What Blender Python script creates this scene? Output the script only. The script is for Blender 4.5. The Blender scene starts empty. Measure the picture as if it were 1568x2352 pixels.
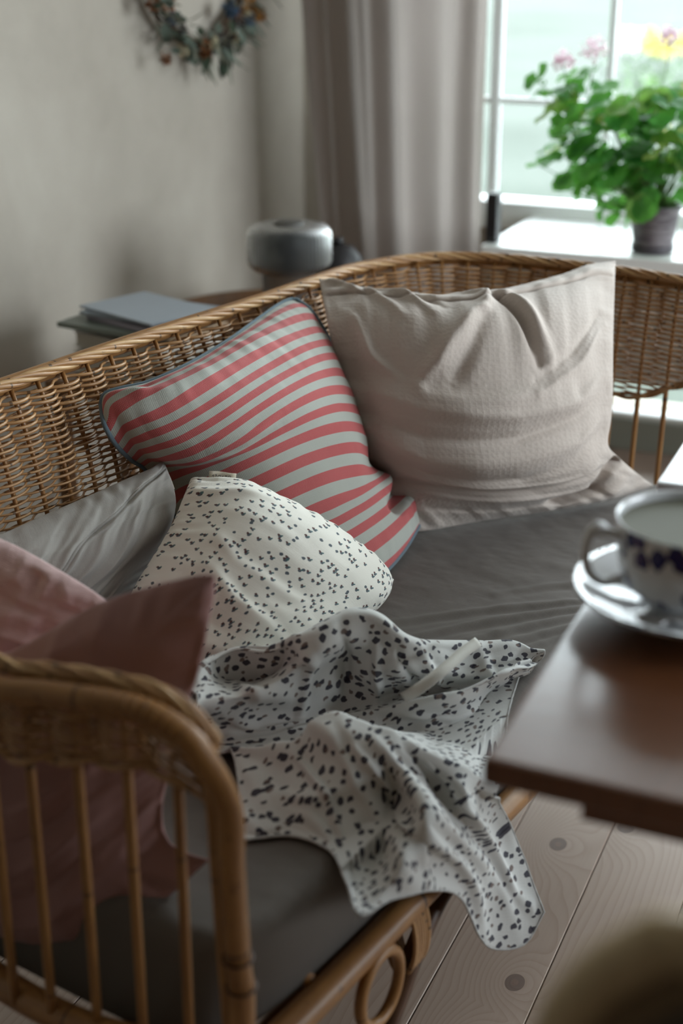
import bpy, bmesh, math, random
import numpy as np
from math import pi, sin, cos, radians as R
from mathutils import Vector, Matrix
random.seed(7); rng = np.random.default_rng(7)
S = bpy.context.scene
COL = S.collection

# ------------------------------------------------------------------ camera
FPX, PITCH, YAW, CAMH = 3267.0, R(22), R(23.6), 1.25
cam_d = bpy.data.cameras.new('camera'); cam = bpy.data.objects.new('camera', cam_d); COL.objects.link(cam)
cam.location = (0, 0, CAMH); cam.rotation_euler = (pi/2-PITCH, 0, YAW)
cam_d.sensor_fit = 'VERTICAL'; cam_d.sensor_height = 36; cam_d.sensor_width = 24
cam_d.lens = 36*FPX/2352; cam_d.clip_start = .05
cam_d.dof.use_dof = True; cam_d.dof.focus_distance = 1.78; cam_d.dof.aperture_fstop = 2.6
cam_d.dof.aperture_blades = 9
S.camera = cam

# ------------------------------------------------------------------ world and light
w = bpy.data.worlds.new('overcast_sky'); S.world = w; w.use_nodes = True
bg = w.node_tree.nodes['Background']; bg.inputs[0].default_value = (.86, .94, 1, 1); bg.inputs[1].default_value = 3.2
WY, WX = 3.55, -1.66            # window wall, left wall
WIN = (-1.27, 1.5, .60, 2.2)    # x0 x1 z0 z1 of the near window opening
WIN2 = (1.45, 3.3, .5, 2.4)   # y0 y1 z0 z1 of the window in the right wall
XR = 2.4; YB = -1.5; ZC = 2.5
def portal(loc, rot, sx, sy):
    l = bpy.data.lights.new('window_portal', 'AREA'); l.shape = 'RECTANGLE'; l.size = sx; l.size_y = sy
    l.cycles.is_portal = True; l.energy = 1
    o = bpy.data.objects.new('window_portal', l); COL.objects.link(o); o.location = loc; o.rotation_euler = rot
portal(((WIN[0]+WIN[1])/2, WY+.14, (WIN[2]+WIN[3])/2), (-pi/2, 0, 0), WIN[1]-WIN[0], WIN[3]-WIN[2])
portal((XR+.1, (WIN2[0]+WIN2[1])/2, (WIN2[2]+WIN2[3])/2), (0, pi/2, 0), WIN2[3]-WIN2[2], WIN2[1]-WIN2[0])
S.view_settings.view_transform = 'Standard'; S.view_settings.look = 'None'
S.view_settings.gamma = 1; S.view_settings.exposure = 1.76; S.view_settings.use_curve_mapping = False
S.cycles.use_denoising = True; S.cycles.max_bounces = 10; S.cycles.diffuse_bounces = 6
S.cycles.sample_clamp_indirect = 6; S.cycles.caustics_reflective = False; S.cycles.caustics_refractive = False

# ------------------------------------------------------------------ geometry helpers
_fw = np.array([-sin(YAW)*cos(PITCH), cos(YAW)*cos(PITCH), -sin(PITCH)])
_rt = np.array([cos(YAW), sin(YAW), 0]); _up = np.cross(_rt, _fw); _C = np.array([0, 0, CAMH])
def at(px, py, z=None, x=None, y=None):
    """the place in the room seen at a pixel of the photograph, at a given height / x / y"""
    d = _fw+_rt*(px-784)/FPX-_up*(py-1176)/FPX
    t = (z-CAMH)/d[2] if z is not None else (x/d[0] if x is not None else y/d[1])
    return _C+d*t
def at_plane(px, py, p0, n):
    d = _fw+_rt*(px-784)/FPX-_up*(py-1176)/FPX
    n = np.array(n, float); t = ((np.array(p0)-_C)@n)/(d@n)
    return _C+d*t
def tag(o, label=None, cat=None, group=None, kind=None):
    if label: o['label'] = label
    if cat: o['category'] = cat
    if group: o['group'] = group
    if kind: o['kind'] = kind
    return o
def empty(name, loc=(0, 0, 0), rz=0):
    o = bpy.data.objects.new(name, None); COL.objects.link(o); o.location = loc; o.rotation_euler = (0, 0, rz)
    o.empty_display_size = .05
    return o
def link(name, me, mat=None, parent=None):
    if mat is not None and not me.materials: me.materials.append(mat)
    o = bpy.data.objects.new(name, me); COL.objects.link(o)
    if parent is not None:
        o.parent = parent
        # children are built in world coordinates
        o.matrix_parent_inverse = (Matrix.Translation(parent.location) @ Matrix.Rotation(parent.rotation_euler.z, 4, 'Z')).inverted()
    return o
def mesh(V, F, uv=None, smooth=True, uvf=None):
    me = bpy.data.meshes.new('m')
    V = np.asarray(V, float)
    me.from_pydata(V.tolist(), [], F if isinstance(F, list) else F.tolist())
    if uv is not None:
        l = me.uv_layers.new(name='uv')
        idx = np.empty(len(me.loops), np.int32); me.loops.foreach_get('vertex_index', idx)
        l.data.foreach_set('uv', np.asarray(uv, np.float32)[idx].ravel())
    if uvf is not None:
        l = me.uv_layers.new(name='uv'); l.data.foreach_set('uv', np.asarray(uvf, np.float32).ravel())
    if smooth: me.polygons.foreach_set('use_smooth', [True]*len(me.polygons))
    me.update()
    return me
def join(parts):
    Vs, Fs, Us, n = [], [], [], 0
    for V, F, U in parts:
        Vs.append(np.asarray(V, float)); Fs += [[i+n for i in f] for f in (F if isinstance(F, list) else F.tolist())]
        Us.append(U if U is not None else np.zeros((len(V), 2))); n += len(V)
    return np.vstack(Vs), Fs, np.vstack(Us)
def mesh_of(parts, smooth=True):
    V, F, U = join(parts); return mesh(V, F, U, smooth)
def quads(n, m, wrap=False):
    """faces of an n x m grid (index i*m+j); wrap joins j"""
    i, j = np.meshgrid(np.arange(n-1), np.arange(m if wrap else m-1), indexing='ij'); i = i.ravel(); j = j.ravel(); k = (j+1) % m
    return np.stack([i*m+j, i*m+k, (i+1)*m+k, (i+1)*m+j], 1)
def spline(P, n):
    """Catmull-Rom through P, n points evenly in arc length"""
    P = np.asarray(P, float)
    if len(P) == 2: return P[0]+(P[1]-P[0])*np.linspace(0, 1, n)[:, None]
    Q = np.vstack([2*P[0]-P[1], P, 2*P[-1]-P[-2]]); out = []
    for i in range(1, len(Q)-2):
        t = np.linspace(0, 1, 24, endpoint=False)[:, None]
        a, b, c, d = Q[i-1], Q[i], Q[i+1], Q[i+2]
        out.append(.5*(2*b+(c-a)*t+(2*a-5*b+4*c-d)*t**2+(3*b-a-3*c+d)*t**3))
    out.append(Q[-2][None]); D = np.vstack(out)
    s = np.r_[0, np.cumsum(np.linalg.norm(np.diff(D, axis=0), axis=1))]
    t = np.linspace(0, s[-1], n)
    return np.stack([np.interp(t, s, D[:, k]) for k in range(D.shape[1])], 1)
def tube(P, r, n=8, closed=False, caps=True):
    P = np.asarray(P, float); m = len(P)
    r = np.broadcast_to(np.asarray(r, float), (m,))
    T = np.roll(P, -1, 0)-np.roll(P, 1, 0) if closed else np.gradient(P, axis=0)
    T /= np.maximum(np.linalg.norm(T, axis=1), 1e-9)[:, None]
    a = np.array([0, 0, 1.]) if abs(T[0, 2]) < .9 else np.array([1., 0, 0])
    N = np.empty_like(P); N[0] = a-T[0]*(a@T[0]); N[0] /= np.linalg.norm(N[0])
    for i in range(1, m):
        N[i] = N[i-1]-T[i]*(N[i-1]@T[i]); N[i] /= np.linalg.norm(N[i])
    B = np.cross(T, N); th = np.arange(n)*2*pi/n
    V = P[:, None]+r[:, None, None]*(N[:, None]*np.cos(th)[None, :, None]+B[:, None]*np.sin(th)[None, :, None])
    s = np.r_[0, np.cumsum(np.linalg.norm(np.diff(P, axis=0), axis=1))]
    U = np.stack([np.repeat(s, n), np.tile(np.arange(n)/n, m)], 1)
    F = quads(m, n, True).tolist()
    if closed:
        j = np.arange(n); F += np.stack([(m-1)*n+j, (m-1)*n+(j+1) % n, (j+1) % n, j], 1).tolist()
    elif caps: F += [list(range(n))[::-1], list(range((m-1)*n, m*n))]
    return V.reshape(-1, 3), F, U
def box(x0, x1, y0, y1, z0, z1):
    V = [(x, y, z) for x in (x0, x1) for y in (y0, y1) for z in (z0, z1)]
    F = [[0, 1, 3, 2], [4, 6, 7, 5], [0, 4, 5, 1], [2, 3, 7, 6], [0, 2, 6, 4], [1, 5, 7, 3]]
    return np.array(V, float), F, None
def bevel_mesh(me, w_=.003, seg=2):
    bm = bmesh.new(); bm.from_mesh(me)
    bmesh.ops.bevel(bm, geom=bm.edges[:], offset=w_, segments=seg, profile=.6, affect='EDGES')
    bm.to_mesh(me); bm.free(); return me
def boxm(*a, bev=.003, seg=2): return bevel_mesh(mesh(*box(*a)[:2], smooth=False), bev, seg)
def lathe(prof, n=40, c=(0, 0, 0), flute=0, nf=60):
    """prof: list of (r, z)"""
    m = len(prof); th = np.arange(n)*2*pi/n; V = []
    for r_, z_ in prof:
        rr = r_*(1+flute*np.cos(nf*th)) if flute else r_*np.ones(n)
        V.append(np.stack([rr*np.cos(th)+c[0], rr*np.sin(th)+c[1], np.full(n, z_+c[2])], 1))
    U = np.stack([np.tile(np.arange(n)/n, m), np.repeat(np.arange(m)/max(m-1, 1), n)], 1)
    return np.vstack(V), quads(m, n, True).tolist(), U
def rotz(V, a, c=(0, 0)):
    V = np.array(V, float); x, y = V[:, 0]-c[0], V[:, 1]-c[1]
    V[:, 0] = c[0]+x*cos(a)-y*sin(a); V[:, 1] = c[1]+x*sin(a)+y*cos(a); return V
_H = {}
def vnoise(x, y, seed=0):
    """smooth value noise in [-1,1]"""
    if seed not in _H: _H[seed] = np.random.default_rng(seed).uniform(-1, 1, (64, 64))
    G = _H[seed]; x = np.asarray(x, float); y = np.asarray(y, float)
    xi = np.floor(x).astype(int); yi = np.floor(y).astype(int); fx = x-xi; fy = y-yi
    fx = fx*fx*(3-2*fx); fy = fy*fy*(3-2*fy)
    g = lambda a, b: G[a % 64, b % 64]
    return (g(xi, yi)*(1-fx)+g(xi+1, yi)*fx)*(1-fy)+(g(xi, yi+1)*(1-fx)+g(xi+1, yi+1)*fx)*fy
def fbm(x, y, seed=0, o=3): return sum(vnoise(x*2**k, y*2**k, seed+k)/2**k for k in range(o))
def pdist(U, V, poly):
    """distance of every (U,V) to a polyline and the fraction along it"""
    best = np.full(np.shape(U), 9e9); fr = np.zeros(np.shape(U)); P = np.asarray(poly, float); L = len(P)-1
    for i in range(L):
        a, b = P[i], P[i+1]; d = b-a; q = d@d+1e-12
        t = np.clip(((U-a[0])*d[0]+(V-a[1])*d[1])/q, 0, 1)
        ds = np.hypot(U-a[0]-t*d[0], V-a[1]-t*d[1]); m = ds < best
        best = np.where(m, ds, best); fr = np.where(m, (i+t)/L, fr)
    return best, fr
def fold(U, V, poly, amp, wid, taper=True):
    d, f = pdist(U, V, poly)
    return amp*np.exp(-(d/wid)**2)*(np.sin(pi*np.clip(f, .06, .94))**.6 if taper else 1)

# ------------------------------------------------------------------ material helpers
def lin(c): return tuple(((x/255)/12.92 if x/255 <= .04045 else ((x/255+.055)/1.055)**2.4) for x in c)+(1,)
class NT:
    def __init__(s, name):
        s.m = bpy.data.materials.new(name); s.m.use_nodes = True; s.t = s.m.node_tree
        s.b = s.t.nodes['Principled BSDF']; s.o = s.t.nodes['Material Output']
    def n(s, typ, _in=None, **kw):
        nd = s.t.nodes.new(typ)
        for k, v in kw.items(): setattr(nd, k, v)
        for k, v in (_in or {}).items(): s.set(nd.inputs[k], v)
        return nd
    def set(s, sock, v):
        if isinstance(v, bpy.types.NodeSocket): s.t.links.new(v, sock)
        else: sock.default_value = v
    def math(s, op, a, b=0.0, c=None, clamp=False):
        nd = s.t.nodes.new('ShaderNodeMath'); nd.operation = op; nd.use_clamp = clamp
        s.set(nd.inputs[0], a); s.set(nd.inputs[1], b)
        if c is not None: s.set(nd.inputs[2], c)
        return nd.outputs[0]
    def mix(s, f, a, b, mode='MIX'):
        nd = s.t.nodes.new('ShaderNodeMix'); nd.data_type = 'RGBA'; nd.blend_type = mode
        s.set(nd.inputs[0], f); s.set(nd.inputs[6], a); s.set(nd.inputs[7], b); return nd.outputs[2]
    def ramp(s, f, stops, interp='LINEAR'):
        nd = s.t.nodes.new('ShaderNodeValToRGB'); s.set(nd.inputs[0], f); r_ = nd.color_ramp; r_.interpolation = interp
        while len(r_.elements) < len(stops): r_.elements.new(.5)
        for e, (p, c) in zip(r_.elements, stops): e.position = p; e.color = c if len(c) == 4 else tuple(c)+(1,)
        return nd.outputs[0]
    def uv(s): return s.n('ShaderNodeUVMap').outputs[0]
    def obj(s): return s.n('ShaderNodeTexCoord').outputs['Object']
    def mapping(s, v, sc=(1, 1, 1), loc=(0, 0, 0), rot=(0, 0, 0)):
        return s.n('ShaderNodeMapping', {'Vector': v, 'Scale': sc, 'Location': loc, 'Rotation': rot}).outputs[0]
    def noise(s, v, scale, detail=3, rough=.5, dist=0): return s.n('ShaderNodeTexNoise', {'Vector': v, 'Scale': scale, 'Detail': detail, 'Roughness': rough, 'Distortion': dist}).outputs['Fac']
    def bump(s, h, strength=.3, dist=.001, prev=None):
        nd = s.n('ShaderNodeBump', {'Height': h, 'Strength': strength, 'Distance': dist})
        if prev: s.set(nd.inputs['Normal'], prev)
        return nd.outputs[0]
    def out(s, color=None, rough=None, normal=None, **kw):
        if color is not None: s.set(s.b.inputs['Base Color'], color)
        if rough is not None: s.set(s.b.inputs['Roughness'], rough)
        if normal is not None: s.set(s.b.inputs['Normal'], normal)
        for k, v in kw.items(): s.set(s.b.inputs[k.replace('_', ' ')], v)
        return s.m
def plain(name, c, rough=.6, **kw):
    t = NT(name); n_ = t.noise(t.obj(), 40, 3)
    c = lin(c) if max(c) > 1 else tuple(c)+(1,)
    return t.out(t.mix(t.math('MULTIPLY', n_, .25), c, tuple(x*.8 for x in c[:3])+(1,)), rough, t.bump(n_, .06, .0006), **kw)
def fabric(name, col, weave=900, rough=.85, bump=.35, var=.12, sheen=.15, gauze=0, colfn=None, trans=0):
    t = NT(name); uv = t.uv()
    c = lin(col) if max(col) > 1 else tuple(col)+(1,)
    wa = t.n('ShaderNodeTexWave', {'Vector': uv, 'Scale': weave/6.28*2, 'Distortion': .6, 'Detail': 1, 'Detail Scale': 3}, bands_direction='X').outputs['Fac']
    wb = t.n('ShaderNodeTexWave', {'Vector': uv, 'Scale': weave/6.28*2, 'Distortion': .6, 'Detail': 1, 'Detail Scale': 3}, bands_direction='Y').outputs['Fac']
    h = t.math('ADD', wa, wb)
    big = t.noise(uv, 60, 4, .6); slubx = t.noise(t.mapping(uv, (30, 700, 1)), 1, 2); sluby = t.noise(t.mapping(uv, (700, 30, 1)), 1, 2)
    k = t.math('ADD', t.math('MULTIPLY', slubx, .5), t.math('MULTIPLY', sluby, .5))
    base = colfn(t, uv, c) if colfn else c
    base = t.mix(t.math('MULTIPLY', k, var*2), base, tuple(x*.55 for x in c[:3])+(1,)) if not colfn else t.mix(t.math('MULTIPLY', k, var), base, (.02, .02, .02, 1))
    nrm = t.bump(h, bump, .0004)
    nrm = t.bump(t.math('ADD', big, k), .35, .0012, nrm)
    if gauze:
        g = t.n('ShaderNodeTexVoronoi', {'Vector': t.mapping(uv, (gauze, gauze, 1)), 'Scale': 1, 'Randomness': .55}, voronoi_dimensions='2D', distance='CHEBYCHEV').outputs['Distance']
        g2 = t.noise(t.mapping(uv, (gauze*.3, gauze*1.2, 1)), 1, 3)
        nrm = t.bump(t.math('ADD', g, g2), .38, .0016, nrm)
    t.out(base, rough, nrm, Sheen_Weight=sheen, Sheen_Roughness=.5, Specular_IOR_Level=.2)
    if trans:
        tr = t.n('ShaderNodeBsdfTranslucent', {'Color': base if isinstance(base, bpy.types.NodeSocket) else base, 'Normal': nrm})
        mx = t.n('ShaderNodeMixShader', {0: trans, 1: t.b.outputs[0], 2: tr.outputs[0]})
        t.t.links.new(mx.outputs[0], t.o.inputs[0])
    return t.m

def rattan(name, light, dark, node_every=.16, rough=.42, var=.5):
    """peeled cane: golden, streaked along its length, a dark ring at each node"""
    t = NT(name); uv = t.uv(); info = t.n('ShaderNodeObjectInfo')
    sep = t.n('ShaderNodeSeparateXYZ', {0: uv}); x = sep.outputs[0]
    off = t.math('MULTIPLY', info.outputs['Random'], 37.0)
    xx = t.math('ADD', x, off)
    comb = t.n('ShaderNodeCombineXYZ', {0: t.math('MULTIPLY', xx, 7), 1: t.math('MULTIPLY', sep.outputs[1], 5), 2: off}).outputs[0]
    n1 = t.noise(comb, 1, 4, .6)
    comb2 = t.n('ShaderNodeCombineXYZ', {0: t.math('MULTIPLY', xx, 25), 1: t.math('MULTIPLY', sep.outputs[1], 3), 2: off}).outputs[0]
    n2 = t.noise(comb2, 1, 3, .6)
    f = t.math('ADD', t.math('MULTIPLY', n1, .75), t.math('MULTIPLY', n2, .35))
    c = t.ramp(f, [(.3, lin(dark)), (.5, tuple((a+b)/2 for a, b in zip(lin(light), lin(dark)))), (.72, lin(light))])
    wob = t.noise(t.n('ShaderNodeCombineXYZ', {0: t.math('MULTIPLY', xx, 3.1), 1: off}).outputs[0], 1, 1)
    ph = t.math('FRACT', t.math('ADD', t.math('DIVIDE', xx, node_every), t.math('MULTIPLY', wob, 1.3)))
    ring = t.math('LESS_THAN', t.math('ABSOLUTE', t.math('SUBTRACT', ph, .5)), .0016/node_every*1.2)
    spot = t.math('GREATER_THAN', t.noise(t.n('ShaderNodeCombineXYZ', {0: t.math('MULTIPLY', xx, 60), 1: t.math('MULTIPLY', sep.outputs[1], 4), 2: off}).outputs[0], 1, 2), .69)
    c = t.mix(t.math('MULTIPLY', ring, .75), c, lin((52, 34, 20)))
    c = t.mix(t.math('MULTIPLY', spot, .45), c, lin((70, 45, 25)))
    nrm = t.bump(t.math('SUBTRACT', n2, t.math('MULTIPLY', ring, -.8)), .25, .0008)
    return t.out(c, rough, nrm, Coat_Weight=.12, Coat_Roughness=.35, Specular_IOR_Level=.4)

M = {}
M['cane'] = rattan('golden_cane', (190, 148, 100), (116, 74, 40), .11)
M['cane_pale'] = rattan('pale_cane', (206, 170, 122), (156, 116, 72), .2)
M['cane_pole'] = rattan('pole_cane', (166, 120, 68), (112, 72, 38), .33)
M['cane_dark'] = rattan('dark_cane', (92, 58, 30), (50, 30, 16), .3)

def wood(name, c1, c2, c3, sc=1.0, rough=.35, axis='X', knots=True, coat=0, random_off=True, streak=1.0):
    t = NT(name); o = t.obj()
    info = t.n('ShaderNodeObjectInfo')
    rnd = t.math('MULTIPLY', info.outputs['Random'], 19.0 if random_off else 0.0)
    v = t.n('ShaderNodeVectorMath', {0: o, 1: t.n('ShaderNodeCombineXYZ', {0: rnd, 1: rnd, 2: 0.0}).outputs[0]}, operation='ADD').outputs[0]
    rot = (0, 0, 0) if axis == 'Y' else (0, 0, pi/2)
    v = t.mapping(v, (1, 1, 1), (0, 0, 0), rot)         # grain now runs along Y
    # knots: sparse cells; grain flows round them
    vk = t.mapping(v, (4.6, 3.4, 0.001)); vo = t.n('ShaderNodeTexVoronoi', {'Vector': vk, 'Scale': 1, 'Randomness': 1}, voronoi_dimensions='2D')
    kd = vo.outputs['Distance']
    pull = t.math('POWER', t.math('SUBTRACT', 1.0, t.math('MULTIPLY', kd, 2.6), clamp=True), 2.0)
    keepk = t.math('LESS_THAN', t.n('ShaderNodeSeparateXYZ', {0: vo.outputs['Color']}).outputs[0], .8); pull = t.math('MULTIPLY', pull, keepk)
    sv = t.n('ShaderNodeSeparateXYZ', {0: v})
    wob = t.noise(t.mapping(v, (3.5, .9, 1)), 1, 3, .55)
    x2 = t.math('ADD', t.math('MULTIPLY', sv.outputs[0], 22*sc), t.math('MULTIPLY', wob, 5.5))
    x2 = t.math('ADD', x2, t.math('MULTIPLY', pull, 2.6))
    saw = t.math('FRACT', t.math('MULTIPLY', x2, 3.0))
    ringf = t.math('POWER', saw, 3.0)
    fine = t.noise(t.mapping(v, (260, 9, 1)), 1, 3, .6)
    broad = t.noise(t.mapping(v, (9, .8, 1)), 1, 2)
    c = t.mix(t.math('MULTIPLY', ringf, .48*streak), lin(c1), lin(c2))
    c = t.mix(t.math('MULTIPLY', broad, .5), c, tuple((a+b)/2 for a, b in zip(lin(c1), lin(c2))))
    c = t.mix(t.math('MULTIPLY', fine, .25), c, lin(c2))
    if knots:
        kk = t.math('LESS_THAN', t.n('ShaderNodeSeparateXYZ', {0: vo.outputs['Color']}).outputs[0], .8); kc = t.math('MULTIPLY', t.math('LESS_THAN', kd, .058), kk); kr = t.math('MULTIPLY', t.math('LESS_THAN', kd, .022), kk)
        c = t.mix(t.math('MULTIPLY', kc, .7), c, lin(c3)); c = t.mix(t.math('MULTIPLY', kr, .35), c, lin(c2))
    return t.out(c, rough, t.bump(t.math('ADD', fine, ringf), .12, .0006), Coat_Weight=coat, Coat_Roughness=.2)

# ------------------------------------------------------------------ room shell
def wall_material():
    t = NT('limewash_plaster'); o = t.obj()
    a = t.noise(o, 3.2, 6, .62, .4); b = t.noise(o, 11, 5, .6)
    f = t.math('ADD', t.math('MULTIPLY', a, .7), t.math('MULTIPLY', b, .3))
    c = t.ramp(f, [(.3, lin((174, 167, 155))), (.5, lin((184, 177, 165))), (.7, lin((193, 187, 175)))])
    fine = t.noise(o, 90, 4, .6)
    return t.out(c, .92, t.bump(fine, .12, .001, t.bump(b, .25, .004)), Specular_IOR_Level=.2)
MW = wall_material()
M['white_paint'] = plain('white_paint', (246, 248, 247), .35)
M['ceiling'] = plain('ceiling_paint', (214, 212, 206), .8)
def struct(name, me, mat, parent=None): 
    o = link(name, me, mat, parent)
    if parent is None: o['kind'] = 'structure'
    return o
struct('wall_left', mesh(*box(WX-.12, WX, YB, WY, -.05, ZC)[:2], smooth=False), MW)
M['dark_wall'] = plain('bounce_cutting_umber', (74, 68, 62), .8)  # dark colour for unseen walls, chosen to cut light bounced from the camera side
struct('wall_back', mesh(*box(WX-.12, XR+.12, YB-.12, YB, -.05, ZC)[:2], smooth=False), M['dark_wall'])
def wall_with_hole(a0, a1, h, mk):
    """boxes around a hole h=(a0,a1,z0,z1)"""
    parts = []
    for r_ in ((a0, h[0], -.05, ZC), (h[1], a1, -.05, ZC), (h[0], h[1], -.05, h[2]), (h[0], h[1], h[3], ZC)): parts.append(mk(*r_))
    return mesh_of(parts, False)
LOW = (-1.0, .1, .088, .178)       # low glazed strip under the sill, added for the bright band between spindles
parts = [box(a, b, WY, WY+.16, c, d) for a, b, c, d in ((WX-.12, WIN[0], -.05, ZC), (WIN[1], XR+.12, -.05, ZC), (WIN[0], WIN[1], WIN[3], ZC), (WIN[0], WIN[1], LOW[3], WIN[2]),
         (WIN[0], WIN[1], -.05, LOW[2]), (WIN[0], LOW[0], LOW[2], LOW[3]), (LOW[1], WIN[1], LOW[2], LOW[3]))]
struct('wall_window', mesh_of(parts, False), MW)
struct('wall_right', wall_with_hole(YB, WY, WIN2, lambda a, b, c, d: box(XR, XR+.12, a, b, c, d)), M['dark_wall'])
struct('ceiling', mesh(*box(WX-.12, XR+.12, YB-.12, WY+.16, ZC, ZC+.1)[:2], smooth=False), M['ceiling'])
# floor of pine boards, each board its own piece
MF = wood('whitewashed_pine', (176, 158, 144), (138, 112, 96), (84, 66, 60), 1.25, .42, 'Y', True, .05)
fl = struct('floor', mesh(*box(WX, XR, YB, WY, -.06, -.024)[:2], smooth=False), plain('subfloor', (30, 25, 22), .9))
x = -.219-.133*11; k = 0; BW = .133
while x < XR:
    x0, x1 = max(x, WX)+.0006, min(x+BW, XR)-.0006
    if x1-x0 > .01:
        link('floorboard', boxm(x0, x1, YB+.002, WY-.002, -.0235, 0, bev=.0012, seg=1), MF, fl)
    x += BW
for nm, b_ in (('baseboard_left', (WX, WX+.014, YB, WY, 0, .09)), ('baseboard_window', (WX+.014, XR, WY-.014, WY, 0, .084))):
    struct(nm, boxm(*b_, bev=.003), M['white_paint'] if 'left' in nm else plain('grey_green_paint', (140, 142, 130), .6))

# ------------------------------------------------------------------ window_1
def glass_mat():
    t = NT('window_glass'); tr = t.n('ShaderNodeBsdfTransparent', {0: (.97, .99, .98, 1)}); gl = t.n('ShaderNodeBsdfGlossy', {'Color': (1, 1, 1, 1), 'Roughness': .02})
    fr = t.n('ShaderNodeFresnel', {'IOR': 1.4}); mx = t.n('ShaderNodeMixShader', {0: fr.outputs[0], 1: tr.outputs[0], 2: gl.outputs[0]})
    t.t.links.new(mx.outputs[0], t.o.inputs[0]); return t.m
M['glass'] = glass_mat()
w1 = empty('window_1'); w1['kind'] = 'structure'
X0, X1, Z0, Z1 = WIN; YG = WY-.03
def bar(nm, *a, bev=.003): return link(nm, boxm(*a, bev=bev), M['white_paint'], w1)
bar('window_frame', X0-.03, X1+.03, WY-.055, WY+.03, Z0-.005, Z0+.03)
bar('window_frame', X0-.03, X1+.03, WY-.055, WY+.03, Z1-.03, Z1+.03)
bar('window_frame', X0-.03, X0+.03, WY-.055, WY+.03, Z0+.031, Z1-.031)
bar('window_frame', X1-.03, X1+.03, WY-.055, WY+.03, Z0+.031, Z1-.031)
jx = at(1133, 300, y=YG)[0]; mx_ = at(1403, 200, y=YG)[0]; pw = mx_-jx-.006
cols = [X0+.03]+[jx+.003+pw*i for i in range(0, 7) if jx+pw*i < X1-.08]+[X1-.03]
zb = at(1250, 503, y=YG)[2]; zm = at(1200, 232, y=YG)[2]
rows = [zb+(zm-zb)*i for i in range(7)]; rows = [r_ for r_ in rows if r_ < Z1-.1]
bar('sash_rail', X0+.031, X1-.031, YG-.018, YG+.02, Z0+.031, zb)
bar('sash_rail', X0+.031, X1-.031, YG-.018, YG+.02, Z1-.07, Z1-.031)
bar('sash_step', X0+.031, X1-.031, YG-.04, YG-.0185, Z0+.031, zb-.025)
for i, cx in enumerate(cols[1:-1]):
    hw = .012 if i == 0 else .0075
    bar('muntin', cx-hw, cx+hw, YG-.012, YG+.014, zb+.0005, Z1-.0705)
for r_ in rows[1:]:
    bar('muntin', X0+.031, X1-.031, YG-.009, YG+.011, r_-.007, r_+.007)
for i in range(len(cols)-1):
    link('glass_pane', mesh(*box(cols[i], cols[i+1], YG+.001, YG+.004, zb, Z1-.07)[:2], smooth=False), M['glass'], w1)
# sill: long board in the room, front edge towards the sofa
ZS = .603
struct('trim_1', boxm(at(1112, 590, y=3.1)[0], X1+.12, 3.07, WY-.056, ZS-.03, ZS, bev=.004), M['white_paint'])
# second window, in the right wall, out of the picture but lighting the room
w2 = empty('window_2'); w2['kind'] = 'structure'
for a in ((XR-.02, XR+.06, WIN2[0]-.04, WIN2[1]+.04, WIN2[2]-.04, WIN2[2]+.03), (XR-.02, XR+.06, WIN2[0]-.04, WIN2[1]+.04, WIN2[3]-.03, WIN2[3]+.04),
          (XR-.02, XR+.06, WIN2[0]-.04, WIN2[0]+.03, WIN2[2]+.031, WIN2[3]-.031), (XR-.02, XR+.06, WIN2[1]-.03, WIN2[1]+.04, WIN2[2]+.031, WIN2[3]-.031)):
    link('window_frame', boxm(*a), M['white_paint'], w2)
w3 = empty('added_strip_window'); w3['kind'] = 'structure'  # added pane, shows the lit lawn as a bright band
link('glass_pane', mesh(*box(LOW[0], LOW[1], WY+.05, WY+.054, LOW[2], LOW[3])[:2], smooth=False), M['glass'], w3)
link('window_frame', boxm(LOW[0], LOW[1], WY+.02, WY+.07, LOW[3]-.004, LOW[3]+.02), M['white_paint'], w3)
link('window_frame', boxm(LOW[0], LOW[1], WY+.02, WY+.07, LOW[2]-.012, LOW[2]+.003), M['white_paint'], w3)

# ------------------------------------------------------------------ garden
def lawn_mat():
    t = NT('lawn'); o = t.obj(); a = t.noise(o, .6, 4, .6); b = t.noise(o, 14, 4, .7)
    f = t.math('ADD', t.math('MULTIPLY', a, .6), t.math('MULTIPLY', b, .4))
    return t.out(t.ramp(f, [(.35, (.022, .031, .020, 1)), (.5, (.032, .042, .030, 1)), (.65, (.044, .053, .041, 1))]), .95)
gx, gy = np.meshgrid(np.linspace(-40, 25, 66), np.linspace(WY+.2, 70, 60), indexing='ij')
gz = -.55+.10*fbm(gx*.35, gy*.35, 5)
struct('lawn', mesh(np.stack([gx, gy, gz], 2).reshape(-1, 3), quads(66, 60)[:, ::-1]), lawn_mat())

# ------------------------------------------------------------------ rattan sofa
O2 = np.array([-.465, .85]); UU = np.array([sin(R(10)), cos(R(10))]); VV = np.array([-cos(R(10)), sin(R(10))])
def sof(u, v, z): 
    p = O2+UU*u+VV*v; return np.array([p[0], p[1], z])
def to_uv(P):
    P = np.asarray(P, float); d = P[..., :2]-O2; return d@UU, d@VV
sofa = empty('rattan_sofa', (-.7, 1.6, 0)); tag(sofa, 'golden rattan sofa with open woven back, curved arms and thin cane spindles', 'sofa')
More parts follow.
